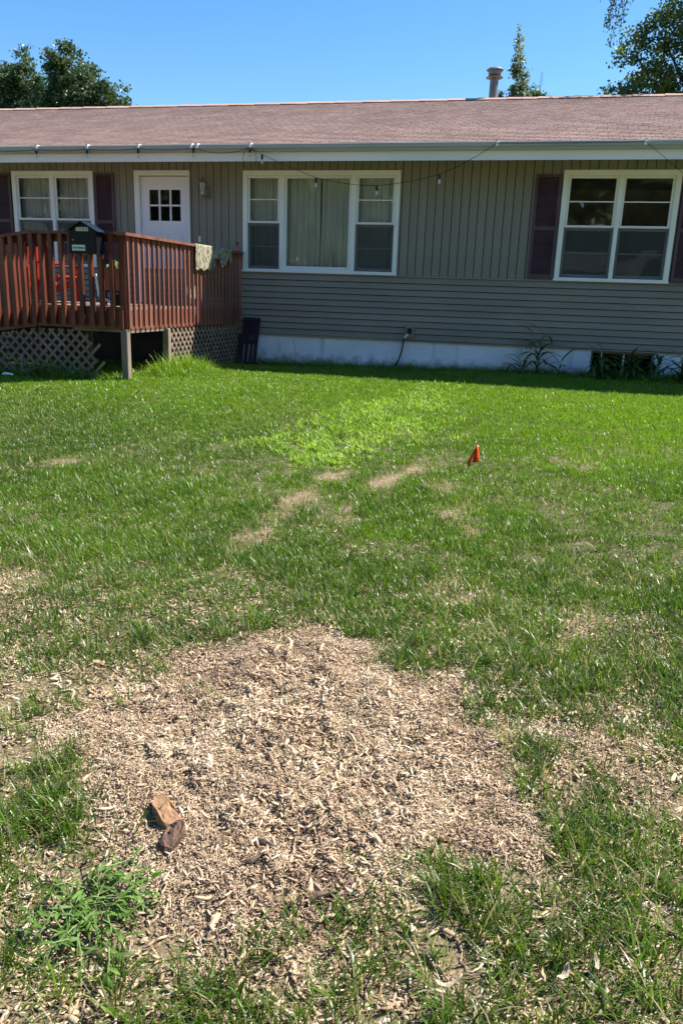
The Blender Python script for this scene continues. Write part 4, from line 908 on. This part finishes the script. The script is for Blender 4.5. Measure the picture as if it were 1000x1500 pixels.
# planter on a black stand behind the corner
pl = empty('planter', (-5.79, -3.3, ZF), 'rust brown planter of pale leaves on a black stand behind the mailbox', 'planter')
MB().prism([(-5.885, 1.26), (-5.66, 1.26), (-5.63, 1.54), (-5.915, 1.54)], 'y', -3.42, -3.17).build('pot', M['clay'], pl)
st = MB()
for xx in (-5.88, -5.67):
    for yy in (-3.40, -3.20): st.box(xx-.012, xx+.012, yy-.012, yy+.012, ZF, 1.258)
st.box(-5.90, -5.65, -3.42, -3.18, 1.235, 1.258); st.box(-5.82, -5.66, -3.40, -3.2, ZF+.001, ZF+.15); st.build('stand', M['black'], pl)
for k in range(34):
    a = random.uniform(0, 6.28); e = random.uniform(.2, 1.2); L = random.uniform(.06, .15); b0 = Vector((-5.77+random.uniform(-.1, .1), -3.3+random.uniform(-.09, .09), 1.545))
    d_ = Vector((math.cos(a)*math.cos(e), math.sin(a)*math.cos(e), math.sin(e))); s_ = d_.cross(Vector((0,0,1))).normalized()*L*.28; c_ = b0+d_*L*.6+Vector((0,0,.02)); tip = b0+d_*L
    MB().add([b0, c_+s_, tip, c_-s_], [(0,1,2,3)]).build('leaf', M['potleaf'], pl)
tp = MB().tube([(-5.995, -3.45, 1.47), (-5.985, -3.45, 1.38), (-5.965, -3.45, 1.24), (-5.955, -3.45, 1.17), (-5.93, -3.44, 1.155), (-5.86, -3.42, 1.125), (-5.80, -3.4, 1.085)], .016, 8).build('bent_pipe', M['whitemetal'])
tag(tp, 'bent white tube standing behind the deck balusters under the mailbox', 'pipe')
# leaning plum panel at the wall
lp = empty('leaning_panel', (-5.0, -.12, .06), 'dark plum panel leaning on the wall at the right end of the deck', 'panel')
gl = gz(-5, -.2)
def lean(nm, x0, x1, s0, s1, off, t_, m):
    a = Vector((0, -.30, gl)); b = Vector((0, -.055, .86)); d_ = (b-a).normalized(); n_ = Vector((0, -d_.z, d_.y)); L = (b-a).length
    c = a+d_*L*(s0+s1)/2+n_*off; MB().obox((x0/2+x1/2, c.y, c.z), (1,0,0), d_, n_, x1-x0, L*(s1-s0), t_).build(nm, M[m], lp)
X0, X1 = -5.13, -4.82
M['oldshutter'] = mat('faded_plum_board', (.028,.016,.024), .7, .4, (5,5,2))
lean('stile', X0, X0+.05, 0, 1, .0, .03, 'oldshutter'); lean('stile', X1-.05, X1, 0, 1, .0, .03, 'oldshutter'); lean('rail', X0+.051, X1-.051, .93, 1, .0, .03, 'oldshutter'); lean('rail', X0+.051, X1-.051, 0, .08, .0, .03, 'oldshutter'); lean('rail', X0+.051, X1-.051, .46, .54, .0, .03, 'oldshutter')
for k in range(7): lean('slat', X0+.055+k*.029, X0+.055+k*.029+.022, .08, .46, -.004, .012, 'oldshutter' if k % 3 else 'greywood'); lean('slat', X0+.055+k*.029, X0+.055+k*.029+.022, .54, .93, -.004, .012, 'oldshutter')
# stake, small block and white scrap in the weeds under the ramp
sk_ = empty('stake', (-6.72, -4.22, .1), 'thin grey wooden stake standing in the weeds under the deck', 'stake'); MB().bar((-6.72, -4.22, gz(-6.72, -4.22)-.05), (-6.70, -4.21, .40), .03, .02, (0,1,0)).build('shaft', M['greywood'], sk_)
bk = MB().obox((-6.62, -4.22, gz(-6.62, -4.22)+.045), (1,.1,0), (-.1,1,0), (0,0,1), .12, .09, .11).build('block', M['greywood']); tag(bk, 'small tan wooden block in the weeds beside the stake', 'block')
bv = bk.modifiers.new('edge', 'BEVEL'); bv.width = .008; bv.segments = 2
scp = MB().tube([(-6.86, -4.42, gz(-6.86, -4.42)+.045), (-6.80, -4.43, gz(-6.8, -4.42)+.055), (-6.70, -4.42, gz(-6.7, -4.42)+.045)], [.016, .02, .012], 6).build('plastic_scrap', M['whitemetal']); tag(scp, 'white plastic scrap lying in the weeds below the ramp', 'scrap')
#--SMALL--
# ------------------------------------------------------------------ lawn flag
fx, fy = -.405, -7.40; fz = gz(fx, fy)
fl = empty('marker_flag', (fx, fy, fz), 'small orange marker flag drooping on its wire in the lawn', 'flag')
MB().tube([(fx, fy, fz-.05), (fx+.006, fy, fz+.10), (fx+.014, fy, fz+.205)], .0022, 5).build('wire', M['steel'], fl)
tx = fx+.014; T = lambda a, b, c: (tx+a, fy+b, fz+c)
rows = [(.205, 0, 0), (.17, .004, .010), (.13, .010, .018), (.09, .016, .022)]
V = []
# lit right fold
for z_, a_, b_ in ((.205, .004, .0), (.165, .010, .004), (.12, .014, .006), (.075, .016, .004)): V += [T(-.010-(.205-z_)*.16, -.012, z_), T(a_*.4-.004, -.020, z_+.002), T(a_+.004, .004, z_)]
F = [(3*i+k, 3*i+k+1, 3*i+k+4, 3*i+k+3) for i in range(3) for k in range(2)]
n0 = len(V)
for t_ in (0, .33, .66, 1): V += [T(-.004-.062*t_, -.012-.01*t_, .207-.125*t_), T(-.008-.045*t_, -.022-.02*t_, .190-.17*t_)]
F += [(n0+2*i, n0+2*i+1, n0+2*i+3, n0+2*i+2) for i in range(3)]
fo = MB().add(V, F).build('flag_sheet', M['flag'], fl, smooth=True); sol = fo.modifiers.new('thick', 'SOLIDIFY'); sol.thickness = .0006
MB().lathe((tx, fy, fz+.200), [(.004, 0), (.005, .004), (.004, .010)], 8).build('tip', M['clip'], fl)

# ------------------------------------------------------------------ wood chunk
def lump(name, outline, z0, ztop, m, parent, rng, tilt=(0, 0)):
    """irregular billet: outline polygon, chamfered top with a rough surface"""
    import bmesh
    bm = bmesh.new(); n = len(outline); cx_ = sum(p[0] for p in outline)/n; cy_ = sum(p[1] for p in outline)/n
    rings = []
    for f_, h_ in ((.96, 0), (1.0, .45), (.97, .8), (.86, 1.0), (.55, 1.03), (.25, 1.05)):
        ring = []
        for (px, py) in outline:
            x_ = cx_+(px-cx_)*f_; y_ = cy_+(py-cy_)*f_; zz = z0+(ztop-z0)*h_+tilt[0]*(x_-cx_)*h_+tilt[1]*(y_-cy_)*h_
            ring.append(bm.verts.new((x_+rng.normal(0, .003), y_+rng.normal(0, .003), zz+rng.normal(0, .0048)*h_)))
        rings.append(ring)
    for a, b in zip(rings[:-1], rings[1:]):
        for i in range(n): bm.faces.new((a[i], a[(i+1) % n], b[(i+1) % n], b[i]))
    bm.faces.new(rings[-1]); bm.faces.new(rings[0][::-1]); o_ = Vector(wloc(parent))
    for v in bm.verts: v.co -= o_
    me = bpy.data.meshes.new(name); bm.to_mesh(me); bm.free(); me.materials.append(m); o = bpy.data.objects.new(name, me); COL.objects.link(o); o.parent = parent
    return o
HEART = [(-0.943, -11.741), (-0.927, -11.717), (-0.89, -11.732), (-0.851, -11.77), (-0.813, -11.812), (-0.809, -11.842), (-0.832, -11.86), (-0.864, -11.844), (-0.902, -11.808), (-0.932, -11.775)]
BARKEND = [(-0.844, -11.849), (-0.818, -11.822), (-0.794, -11.835), (-0.79, -11.874), (-0.799, -11.92), (-0.817, -11.93), (-0.844, -11.912)]
rl = np.random.default_rng(21)
ck = empty('wood_chunk', (-.88, -11.80, gz(-.88, -11.80)), 'split chunk of yellow and brown heartwood with charred bark lying on the wood chips', 'wood chunk')
zc = gz(-.88, -11.80)
top = lump('heartwood', HEART, zc-.012, zc+.040, M['chunk'], ck, rl, (-.12, -.05))
bot = lump('bark_end', BARKEND, zc-.012, zc+.046, M['chunkbark'], ck, rl, (.2, .25))
# sticks on the chips
def stick(pts, r, label):
    P = [(x_, y_, gz(x_, y_)+z_) for x_, y_, z_ in pts]; n = len(P)
    o = MB().tube(P, [r*(1-.45*abs(i/(n-1)-.4))*random.uniform(.8, 1.15) for i in range(n)], 6).build('stick', M['stick']); return tag(o, label, 'stick')
stick([(-0.605,-11.818,0.012),(-0.576,-11.828,0.020),(-0.545,-11.841,0.016),(-0.524,-11.850,0.012)], .009, 'short dark forked stick on the chips right of the wood chunk')
stick([(-0.607,-11.914,0.008),(-0.584,-11.910,0.016),(-0.569,-11.891,0.014),(-0.553,-11.874,0.012)], .007, 'thin dark stick lying just below the forked stick')
stick([(-0.418,-11.968,0.010),(-0.397,-11.950,0.020),(-0.376,-11.933,0.018)], .009, 'dark stub of root among chips near the lower clump of grass')
# bleached leaves / big splinters lying on the grass
def dead_leaf(x_, y_, z_, L, W, a, label):
    c = Vector((x_, y_, gz(x_, y_)+z_)); d_ = Vector((math.cos(a), math.sin(a), .25)).normalized(); s_ = d_.cross(Vector((0,0,1))).normalized(); u_ = s_.cross(d_)
    V = []; n = 6
    for i in range(n+1):
        t_ = i/n; w_ = W*math.sin(math.pi*min(.97, .06+t_*.92))**.7; p = c+d_*L*(t_-.5)+u_*(.9*L*(t_-.5)**2)+s_*.12*L*math.sin(t_*4)
        V += [p-s_*w_/2+u_*.003*(i % 2), p+u_*(-.004), p+s_*w_/2+u_*.004*((i+1) % 2)]
    F = [(3*i+k, 3*i+k+1, 3*i+k+4, 3*i+k+3) for i in range(n) for k in range(2)]
    o = MB().add(V, F).build('dead_leaf', M['deadleaf'], smooth=True); s = o.modifiers.new('thick', 'SOLIDIFY'); s.thickness = .0008; return tag(o, label, 'dead leaf', 'bleached leaves dropped on the lawn')
dead_leaf(-.202, -10.03, .06, 0.043, 0.011, 1.3, 'upright pale dead leaf in the grass above the chip bed')
dead_leaf(-.80, -9.60, .04, 0.038, 0.012, .4, 'pale dead leaf on the lawn below the bare streaks')
dead_leaf(-.055, -12.12, .035, 0.064, 0.012, .15, 'long curled pale leaf in the grass at the bottom edge')
dead_leaf(.185, -12.03, .035, 0.043, 0.014, .9, 'cream crumpled leaf in grass by the lower right corner')
dead_leaf(-1.02, -12.22, .03, 0.051, 0.012, 1.2, 'pale dead leaf beside the broad leaved weed at lower left')
dead_leaf(.255, -11.985, .03, 0.038, 0.010, 1.5, 'narrow upright cream leaf at the right bare gap')
# ------------------------------------------------------------------ weeds as plants
def leaf_mesh(name, L, W, droop, rng, segs=6, mat_=None, fold=.25):
    V, F = [], []; p = Vector((0, 0, 0)); th = 0
    for i in range(segs+1):
        t_ = i/segs; w_ = W*(math.sin(math.pi*(t_*.93+.05))**.8)*rng.uniform(.88, 1.12); y_ = w_/2
        V += [(p.x, -y_, p.z+fold*w_*.5+rng.normal(0, W*.06)), (p.x, rng.normal(0, W*.04), p.z), (p.x, y_, p.z+fold*w_*.5+rng.normal(0, W*.06))]
        th -= droop/segs; p = p+Vector((math.cos(th), 0, math.sin(th)))*L/segs
    for i in range(segs):
        for k in range(2): F.append((3*i+k, 3*i+k+1, 3*i+k+4, 3*i+k+3))
    me = raw_mesh(name, V, F, [mat_ or M['weedleaf']], True); return me
lm = [leaf_mesh('leaf', RNG.uniform(.024, .050), RNG.uniform(.005, .010), RNG.uniform(.4, 2.4), rg) for _ in range(10)]
def put_leaf(parent, me, p, az, el, s=1., roll=0.):
    o = bpy.data.objects.new('leaf', me); COL.objects.link(o); o.parent = parent; o.location = Vector(p)-Vector(wloc(parent))
    o.rotation_mode = 'XYZ'; o.rotation_euler = (roll, -el, az); o.scale = (s, s, s); return o
wx, wy = -.90, -12.155
wd = empty('broad_leaved_weed', (wx, wy, gz(wx, wy)), 'sprawling bright green weed with narrow leaves at the lower left of the chip bed', 'weed')
for k in range(44):
    a = 2*math.pi*k/44+random.uniform(-.2, .2); L = random.uniform(.04, .15); bx, by = wx+random.uniform(-.05, .05), wy+random.uniform(-.06, .10); z0 = gz(wx, wy)
    pts = [Vector((bx+math.cos(a)*L*t_+.02*math.sin(3*t_+k), by+math.sin(a)*L*t_*.95, z0+.015+random.uniform(.018, .055)*math.sin(min(1, t_*1.15)*2.2))) for t_ in (0, .25, .5, .75, 1)]
    MB().tube(pts, [.0022, .002, .0018, .0014, .001], 5).build('stem', M['weedstem'], wd)
    for i in range(1, 5):
        for s_ in (-1, 1):
            if random.random() < .93:
                put_leaf(wd, random.choice(lm), pts[i]-(pts[i]-pts[i-1])*random.uniform(0, .6), a+s_*random.uniform(.4, 1.3), random.uniform(-.1, .75), random.uniform(.6, 1.3), random.uniform(-.9, .9))
    put_leaf(wd, random.choice(lm), pts[-1], a, .35, random.uniform(.7, 1.1))
# tall corn-like grass weed against the foundation
blade = [leaf_mesh('leaf', 1.0, .085, d_, rg, 10, M['dryleaf'], .22) for d_ in (.9, 1.5, 2.1, 2.7)]
def tall_weed(x_, y_, stalks, label):
    """stalks: (lean direction, height, number of leaves, leaf length)"""
    z_ = gz(x_, y_); e = empty('tall_grass_weed', (x_, y_, z_-.01), label, 'weed')
    for az, h_, n_, L in stalks:
        ln = random.uniform(.06, .22)*h_; bx, by = x_+random.uniform(-.03, .03), y_+random.uniform(-.03, .03)
        pts = [Vector((bx+math.cos(az)*ln*t_*t_, by+math.sin(az)*ln*t_*t_*.5, z_-.03+h_*t_)) for t_ in (0, .33, .66, 1)]
        MB().tube(pts, [.008, .007, .005, .002], 6).build('stalk', M['dryleaf'], e)
        for q in range(n_):
            t_ = .12+.88*q/max(1, n_-1); k = min(2, int(t_*3)); a = az+math.pi*(q % 2)+random.uniform(-.7, .7); ll = 1.2*L*random.uniform(.7, 1.15)*(1.1-.35*t_)
            o = put_leaf(e, random.choice(blade), pts[k].lerp(pts[k+1], t_*3-k), a, random.uniform(.75, 1.3), ll, random.uniform(-.4, .4)); o.scale = (ll, .35+ll*.55, ll)
tall_weed(.02, -.22, [(.2, .72, 8, .46), (2.9, .64, 7, .44), (1.2, .52, 6, .40), (2.2, .45, 6, .40)], 'tall corn like weed standing against the white foundation')
tall_weed(-.24, -.26, [(3.0, .34, 6, .40), (2.3, .24, 4, .32)], 'arching grass weed just left of the corn like weed')
tall_weed(.34, -.27, [(.1, .32, 6, .42), (.9, .22, 4, .30)], 'arching grass weed between the corn like weed and the basement window')
for (x_, l_) in ((.95, 'drooping weed below the left pane of the basement window'), (1.38, 'drooping weed below the middle of the basement window'), (1.80, 'bent bladed weed at the right side of the basement window'), (2.15, 'bent bladed weed by the foundation at the right end of the wall')):
    tall_weed(x_, -.55+random.uniform(-.08, .1), [(random.uniform(0, 6.28), random.uniform(.16, .46), 8, random.uniform(.28, .42)) for _ in range(6)], l_)
# leafy weeds under the ramp
lw = [leaf_mesh('leaf', .07, .026, .9, rg, 4) for _ in range(3)]
def leafy_weed(x_, y_, h_, n_, label, group=None):
    z_ = gz(x_, y_); e = empty('leafy_weed', (x_, y_, z_), label, 'weed', group)
    for q in range(3):
        a = random.uniform(0, 6.28); pts = [Vector((x_+math.cos(a)*.05*t_*q, y_+math.sin(a)*.05*t_*q, z_-.02+h_*t_*(1-.15*q))) for t_ in (0, .35, .7, 1)]
        MB().tube(pts, [.005, .004, .003, .002], 5).build('stem', M['weedstem'], e)
        for i in range(n_): 
            t_ = random.uniform(.15, 1); k = min(2, int(t_*3)); put_leaf(e, random.choice(lw), pts[k].lerp(pts[k+1], t_*3-k), random.uniform(0, 6.28), random.uniform(-.2, .7), random.uniform(.6, 1.2))
leafy_weed(-6.28, -4.25, .42, 14, 'upright leafy weed at the broken right end of the front lattice'); leafy_weed(-6.47, -4.30, .22, 12, 'low leafy weed between the wooden block and the upright weed')
leafy_weed(-7.02, -4.30, .20, 12, 'low leafy weed at the left edge under the ramp'); leafy_weed(-5.85, -4.15, .18, 11, 'low leafy weed just left of the deck corner post'); leafy_weed(-4.72, -.35, .22, 8, 'small seedling weed by the foundation near the leaning panel')
for k in range(11):
    x_ = -7.25+k*.15+random.uniform(-.05, .05); leafy_weed(x_, -4.22+random.uniform(-.1, .06), random.uniform(.10, .30), random.randint(7, 12), 'scruffy low weed at the foot of the front deck lattice', 'scruffy weeds along the front lattice')
# ------------------------------------------------------------------ trees
def tree(name, label, base, h, trunk_r, clumps, nleaf, lsize, m, limbs=True, group=None, seed=1, droop=0.):
    """clumps: (dx,dy,z,rx,rz) leaf masses round the trunk, each fed by a limb"""
    rg_ = np.random.default_rng(seed); bx, by, bz = base
    e = empty(name, base, label, 'tree', group)
    MB().tube([(bx, by, bz-.3), (bx+.05*h*.1, by, bz+h*.3), (bx-.03*h*.2, by, bz+h*.6), (bx, by, bz+h*.92)], [trunk_r, trunk_r*.8, trunk_r*.5, trunk_r*.12], 9).build('trunk', M['bark'], e, smooth=True)
    lb = MB(); LV, LF, LR = [], [], []
    tot = sum(c[3]**2*c[4] for c in clumps)**1.0
    for (dx, dy, z, rx, rzz) in clumps:
        c = np.array([bx+dx, by+dy, bz+z]); za = bz+max(.25*h, z-abs(dx)*.7-.12*h); a = Vector((bx, by, za)); b = Vector(c); mid = a.lerp(b, .5)+Vector((0, 0, .05*h*(-.3)))
        lb.tube([a, mid, b], [trunk_r*.28, trunk_r*.16, trunk_r*.05], 5)
        n_ = int(nleaf*(rx*rx*rzz)/tot); 
        # sprays: sub-clusters for an uneven outline
        ns = max(10, n_//60); u = rg_.normal(size=(ns, 3)); u /= np.linalg.norm(u, axis=1)[:, None]; rad = rg_.random(ns)**.38
        cen = c+u*rad[:, None]*[rx, rx, rzz]
        for s_ in cen:
            k = n_//ns; sp = rg_.normal(size=(k, 3))*[.17*rx**.5*.9, .17*rx**.5*.9, .13*rx**.5*.9]; p = s_+sp
            if droop: p[:, 2] -= np.abs(rg_.normal(0, droop, k))
            d = rg_.normal(size=(k, 3))+[0, 0, -.4]; d /= np.linalg.norm(d, axis=1)[:, None]; q = np.cross(d, rg_.normal(size=(k, 3))); q /= np.linalg.norm(q, axis=1)[:, None]
            L = lsize*rg_.uniform(.6, 1.25, k)[:, None]; W = L*rg_.uniform(.3, .5, k)[:, None]; nr = np.cross(d, q)*L*.12
            V4 = np.stack([p-d*L*.5, p+q*W+nr, p+d*L*.5, p-q*W+nr], 1).reshape(-1, 3); i0 = len(LV)*1
            LV.append(V4); LR.append(np.repeat(rg_.random(1)*.5+rg_.random(k)*.5, 1))
    lb.build('limb', M['bark'], e)
    V = np.concatenate(LV)-np.array(base); F = np.arange(len(V)).reshape(-1, 4); R = np.concatenate(LR)
    me = raw_mesh('crown', V, F, [m], False, fattr={'rnd': R}); o = bpy.data.objects.new('crown', me); COL.objects.link(o); o.parent = e
    return e
def blobs(seed, n, rx, z0, z1, r0, r1, taper=.5):
    r = np.random.default_rng(seed); L = []
    for i in range(n):
        t = r.random(); a = r.uniform(0, 6.28); w_ = rx*(1-taper*t)*math.sqrt(r.random()); L.append((w_*math.cos(a), w_*math.sin(a), z0+(z1-z0)*t, r.uniform(r0, r1), r.uniform(r0, r1)*.9))
    return L
tree('maple_tree', 'tall dark leafy tree behind the left end of the roof, left crown of two', (-27.2, 26, 0), 12.9, .32, [(0,0,12.0,.9,1.0),(-1.2,.2,11.4,1.1,1.0),(.8,.1,11.3,.8,.9),(-.2,0,11.0,1.25,1.3),(-1.6,.4,10.1,1.5,1.3),(1.4,-.5,10.0,1.3,1.2),(-3.2,.2,9.2,1.6,1.4),(.2,.6,9.2,1.8,1.3),(2.0,.3,8.6,1.3,1.2),(-1.2,-.8,7.8,2.2,1.5),(1.0,.4,6.8,2.2,1.6),(-3.4,0,6.8,2.2,1.6)], 60000, .15, M['leafdark'], seed=4)
tree('maple_tree', 'tall dark leafy tree behind the roof at left, right crown sloping down', (-23.95, 25, 0), 12.6, .32, [(2.2,0,10.3,1.1,.7),(-.25,0,11.9,.95,.85),(.55,.1,11.4,1.0,.8),(.15,.3,11.0,1.1,1.1),(-.65,.2,10.9,.8,1.0),(.9,0,10.1,1.3,1.1),(-.4,.5,9.6,1.6,1.2),(2.0,.2,9.4,1.2,.9),(.8,.4,8.7,1.9,1.2),(2.9,0,8.7,.9,.7),(-1.5,-.4,8.4,1.7,1.3),(.2,0,7.0,2.4,1.5)], 60000, .15, M['leafdark'], seed=9)
tree('poplar_tree', 'slender pale poplar rising behind the ridge right of the flue pipe', (-1.75, 20, 0), 11.3, .10, [(-.10,0,10.85,.14,.45),(-.08,.1,10.3,.22,.5),(-.02,0,9.8,.26,.5),(.05,.1,9.35,.32,.5),(.14,0,8.9,.38,.5),(-.06,0,8.8,.36,.5),(.05,.1,8.3,.5,.6),(0,0,7.2,.7,.9)], 9000, .10, M['leafpale'], seed=3)
tree('young_tree', 'small bushy top showing above the ridge just right of the poplar', (-.98, 20, 0), 9.5, .1, [(0,0,8.95,.28,.30),(.14,0,8.6,.35,.35),(-.12,.1,8.4,.35,.35),(0,0,7.6,.6,.7)], 3200, .11, M['leafmid'], seed=5)
tree('young_tree', 'small dark top showing above the ridge between the pipe and the poplar', (-2.32, 20, 0), 9.3, .1, [(0,0,8.85,.16,.25),(.03,0,8.5,.25,.3),(0,0,7.8,.5,.6)], 2200, .11, M['leafdark'], seed=6)
an = empty('twigs', (-.95, 21, 0), 'thin bare twin antenna standing above the roof ridge by the poplar', 'twigs')  # bare twigs beside the poplar, modelled as steel rods
MB().tube([(-.95, 21, -.2), (-.95, 21, 9.0), (-.93, 21, 9.9)], .010, 5).build('tall_twig', M['steel'], an); MB().tube([(-.95, 21, 9.0), (-.88, 21, 9.5), (-.86, 21, 9.9)], .008, 5).build('rod', M['steel'], an)
tree('walnut_tree', 'big leafy tree behind the right end of the roof', (4.6, 14.2, 0), 11.8, .34, [(-2.1,0,9.3,.75,.65),(-1.5,.2,9.9,.7,.7),(-2.6,.1,8.6,.65,.6),(-1.0,0,9.0,.9,.8),(-1.8,.3,8.3,.9,.7),(-.2,0,10.3,1.1,.9),(.3,.3,9.0,1.2,.9),(1.6,0,9.6,1.5,1.2),(-2.6,0,7.6,.75,.5),(-1.5,.2,7.5,1.0,.8),(-.2,-.1,7.8,1.2,.9),(1.3,.2,7.8,1.4,1.),(2.8,0,8.4,1.4,1.2),(-1.8,.3,6.6,1.2,.8),(.6,0,6.6,1.6,1.),(.4,0,11.2,1.2,.9)], 60000, .10, M['leafmid'], seed=12)
# honey locust whose thin limb droops into the top of the view
hl = tree('locust_tree', 'fine leaved tree whose drooping spray hangs into the top right of the sky', (6.2, 8.5, 0), 12.5, .28, [(-1.2,-.5,10.6,1.5,1.0),(1.0,0,11.2,1.8,1.2),(-2.6,-1.2,10.0,1.2,.7),(.5,1,9.6,1.8,1.2),(2.5,.5,9.8,1.6,1.1),(-3.7,-1.8,9.35,.9,.5)], 24000, .10, M['leafdark'], seed=15)
LV = []; rg_ = np.random.default_rng(8); sp = MB()
for (xa, za, xb, zb, n_) in ((1.35, 8.7, .62, 7.55, 230), (1.3, 8.6, .72, 6.95, 330), (1.3, 8.5, .84, 6.62, 240), (1.4, 8.5, 1.02, 7.05, 170), (.9, 8.7, .30, 7.72, 90), (.7, 8.6, -.18, 7.58, 40), (1.5, 8.6, 1.15, 7.55, 70)):
    yy = 6.1+rg_.uniform(-.3, .3); P0 = np.array([xa, yy, za]); P1 = np.array([xb, yy, zb])
    mid = (P0+P1)/2+[-.12*(xa-xb), 0, .15]; sp.tube([(2.4, 6.7, 9.1), tuple(P0), tuple(mid), tuple(P1)], [.02, .012, .007, .003], 5)
    t = rg_.random(n_)**.75; c = (1-t)[:, None]**2*P0+2*((1-t)*t)[:, None]*mid+t[:, None]**2*P1; c = c+rg_.normal(size=(n_, 3))*[.075, .10, .085]*(1.15-.6*t)[:, None]
    d = rg_.normal(size=(n_, 3))*.7+[-.15, 0, -1]; d /= np.linalg.norm(d, axis=1)[:, None]; q = np.cross(d, rg_.normal(size=(n_, 3))); q /= np.linalg.norm(q, axis=1)[:, None]
    L = rg_.uniform(.04, .085, n_)[:, None]; W = L*.26
    LV.append(np.stack([c-d*L*.5, c+q*W, c+d*L*.5, c-q*W], 1).reshape(-1, 3))
V = np.concatenate(LV)-np.array((6.2, 8.5, 0)); me = raw_mesh('hanging_spray', V, np.arange(len(V)).reshape(-1, 4), [M['leafdark']], fattr={'rnd': rg_.random(len(V)//4)}); o = bpy.data.objects.new('hanging_spray', me); COL.objects.link(o); o.parent = hl
sp.build('twig', M['bark'], hl)
# twig fallen on the roof
tw = MB().tube([(1.22, .60, rz(.60)+.016), (1.28, .62, rz(.62)+.02), (1.36, .66, rz(.66)+.018)], .010, 5).build('fallen_twig', M['deadleaf']); tag(tw, 'pale twig lying on the shingles above the right window', 'twig')
# ------------------------------------------------------------------ across the street (mirrored in the window panes)
def strip(name, y0, y1, z, m, label):
    o = MB().box(-120, 120, y0, y1, z-.25, z).build(name, m); tag(o, label, name.replace('_', ' '), kind='structure'); return o
zr = -.40
strip('road', -28, -20, zr+.02, M['asphalt'], 'asphalt street behind the viewpoint'); strip('pavement', -19.8, -18.3, -.22, M['concrete'], 'concrete pavement behind the viewpoint'); strip('kerb', -20.0, -19.8, -.26, M['concrete'], 'street kerb behind the viewpoint')
nb = empty('neighbour_house', (-1, -42, zr), 'tan house with a grey roof across the street', 'house')
MB().box(-9, 7, -48, -40, zr, 2.5).build('wall', M['tansiding'], nb); MB().prism([(-39.4, 2.4), (-44, 4.6), (-48.6, 2.4), (-48.6, 2.5), (-44, 4.75), (-39.4, 2.5)], 'x', -9.5, 7.5).build('roof', M['greyroof'], nb)
MB().box(-6, -2.8, -40.06, -39.99, zr, 1.9).build('garage_door', M['white'], nb); MB().box(1.0, 3.4, -40.06, -39.99, .6, 1.9).build('window', M['dark'], nb); MB().box(-1, 0, -40.06, -39.99, zr, 1.8).build('door', M['white'], nb)
STREET = [(-10, -33, 13, 'broad tree across the street left of the tan house'), (8, -34, 13, 'broad tree across the street right of the tan house'), (-3, -52, 16, 'tall tree right behind the tan house across the street'), (4, -54, 16, 'tall tree behind the right end of the tan house'),
    (-10, -52, 16, 'tall tree behind the left end of the tan house'), (-19, -40, 15, 'tree beyond the broad left tree across the street'), (-28, -44, 16, 'tree at the far left across the street'), (-37, -46, 16, 'outermost tree at the far left across the street'), (15, -44, 15, 'tree at the right across the street'), (23, -48, 16, 'tree at the far right across the street')]
for i, (tx_, ty_, hh, lab) in enumerate(STREET):
    tree('street_tree', lab, (tx_, ty_, zr), hh, .35, blobs(40+i, 22, hh*.30, hh*.22, hh*.93, hh*.15, hh*.22, .3), 16000, .80, M['leafmid'] if i % 2 else M['leafdark'], seed=50+i)
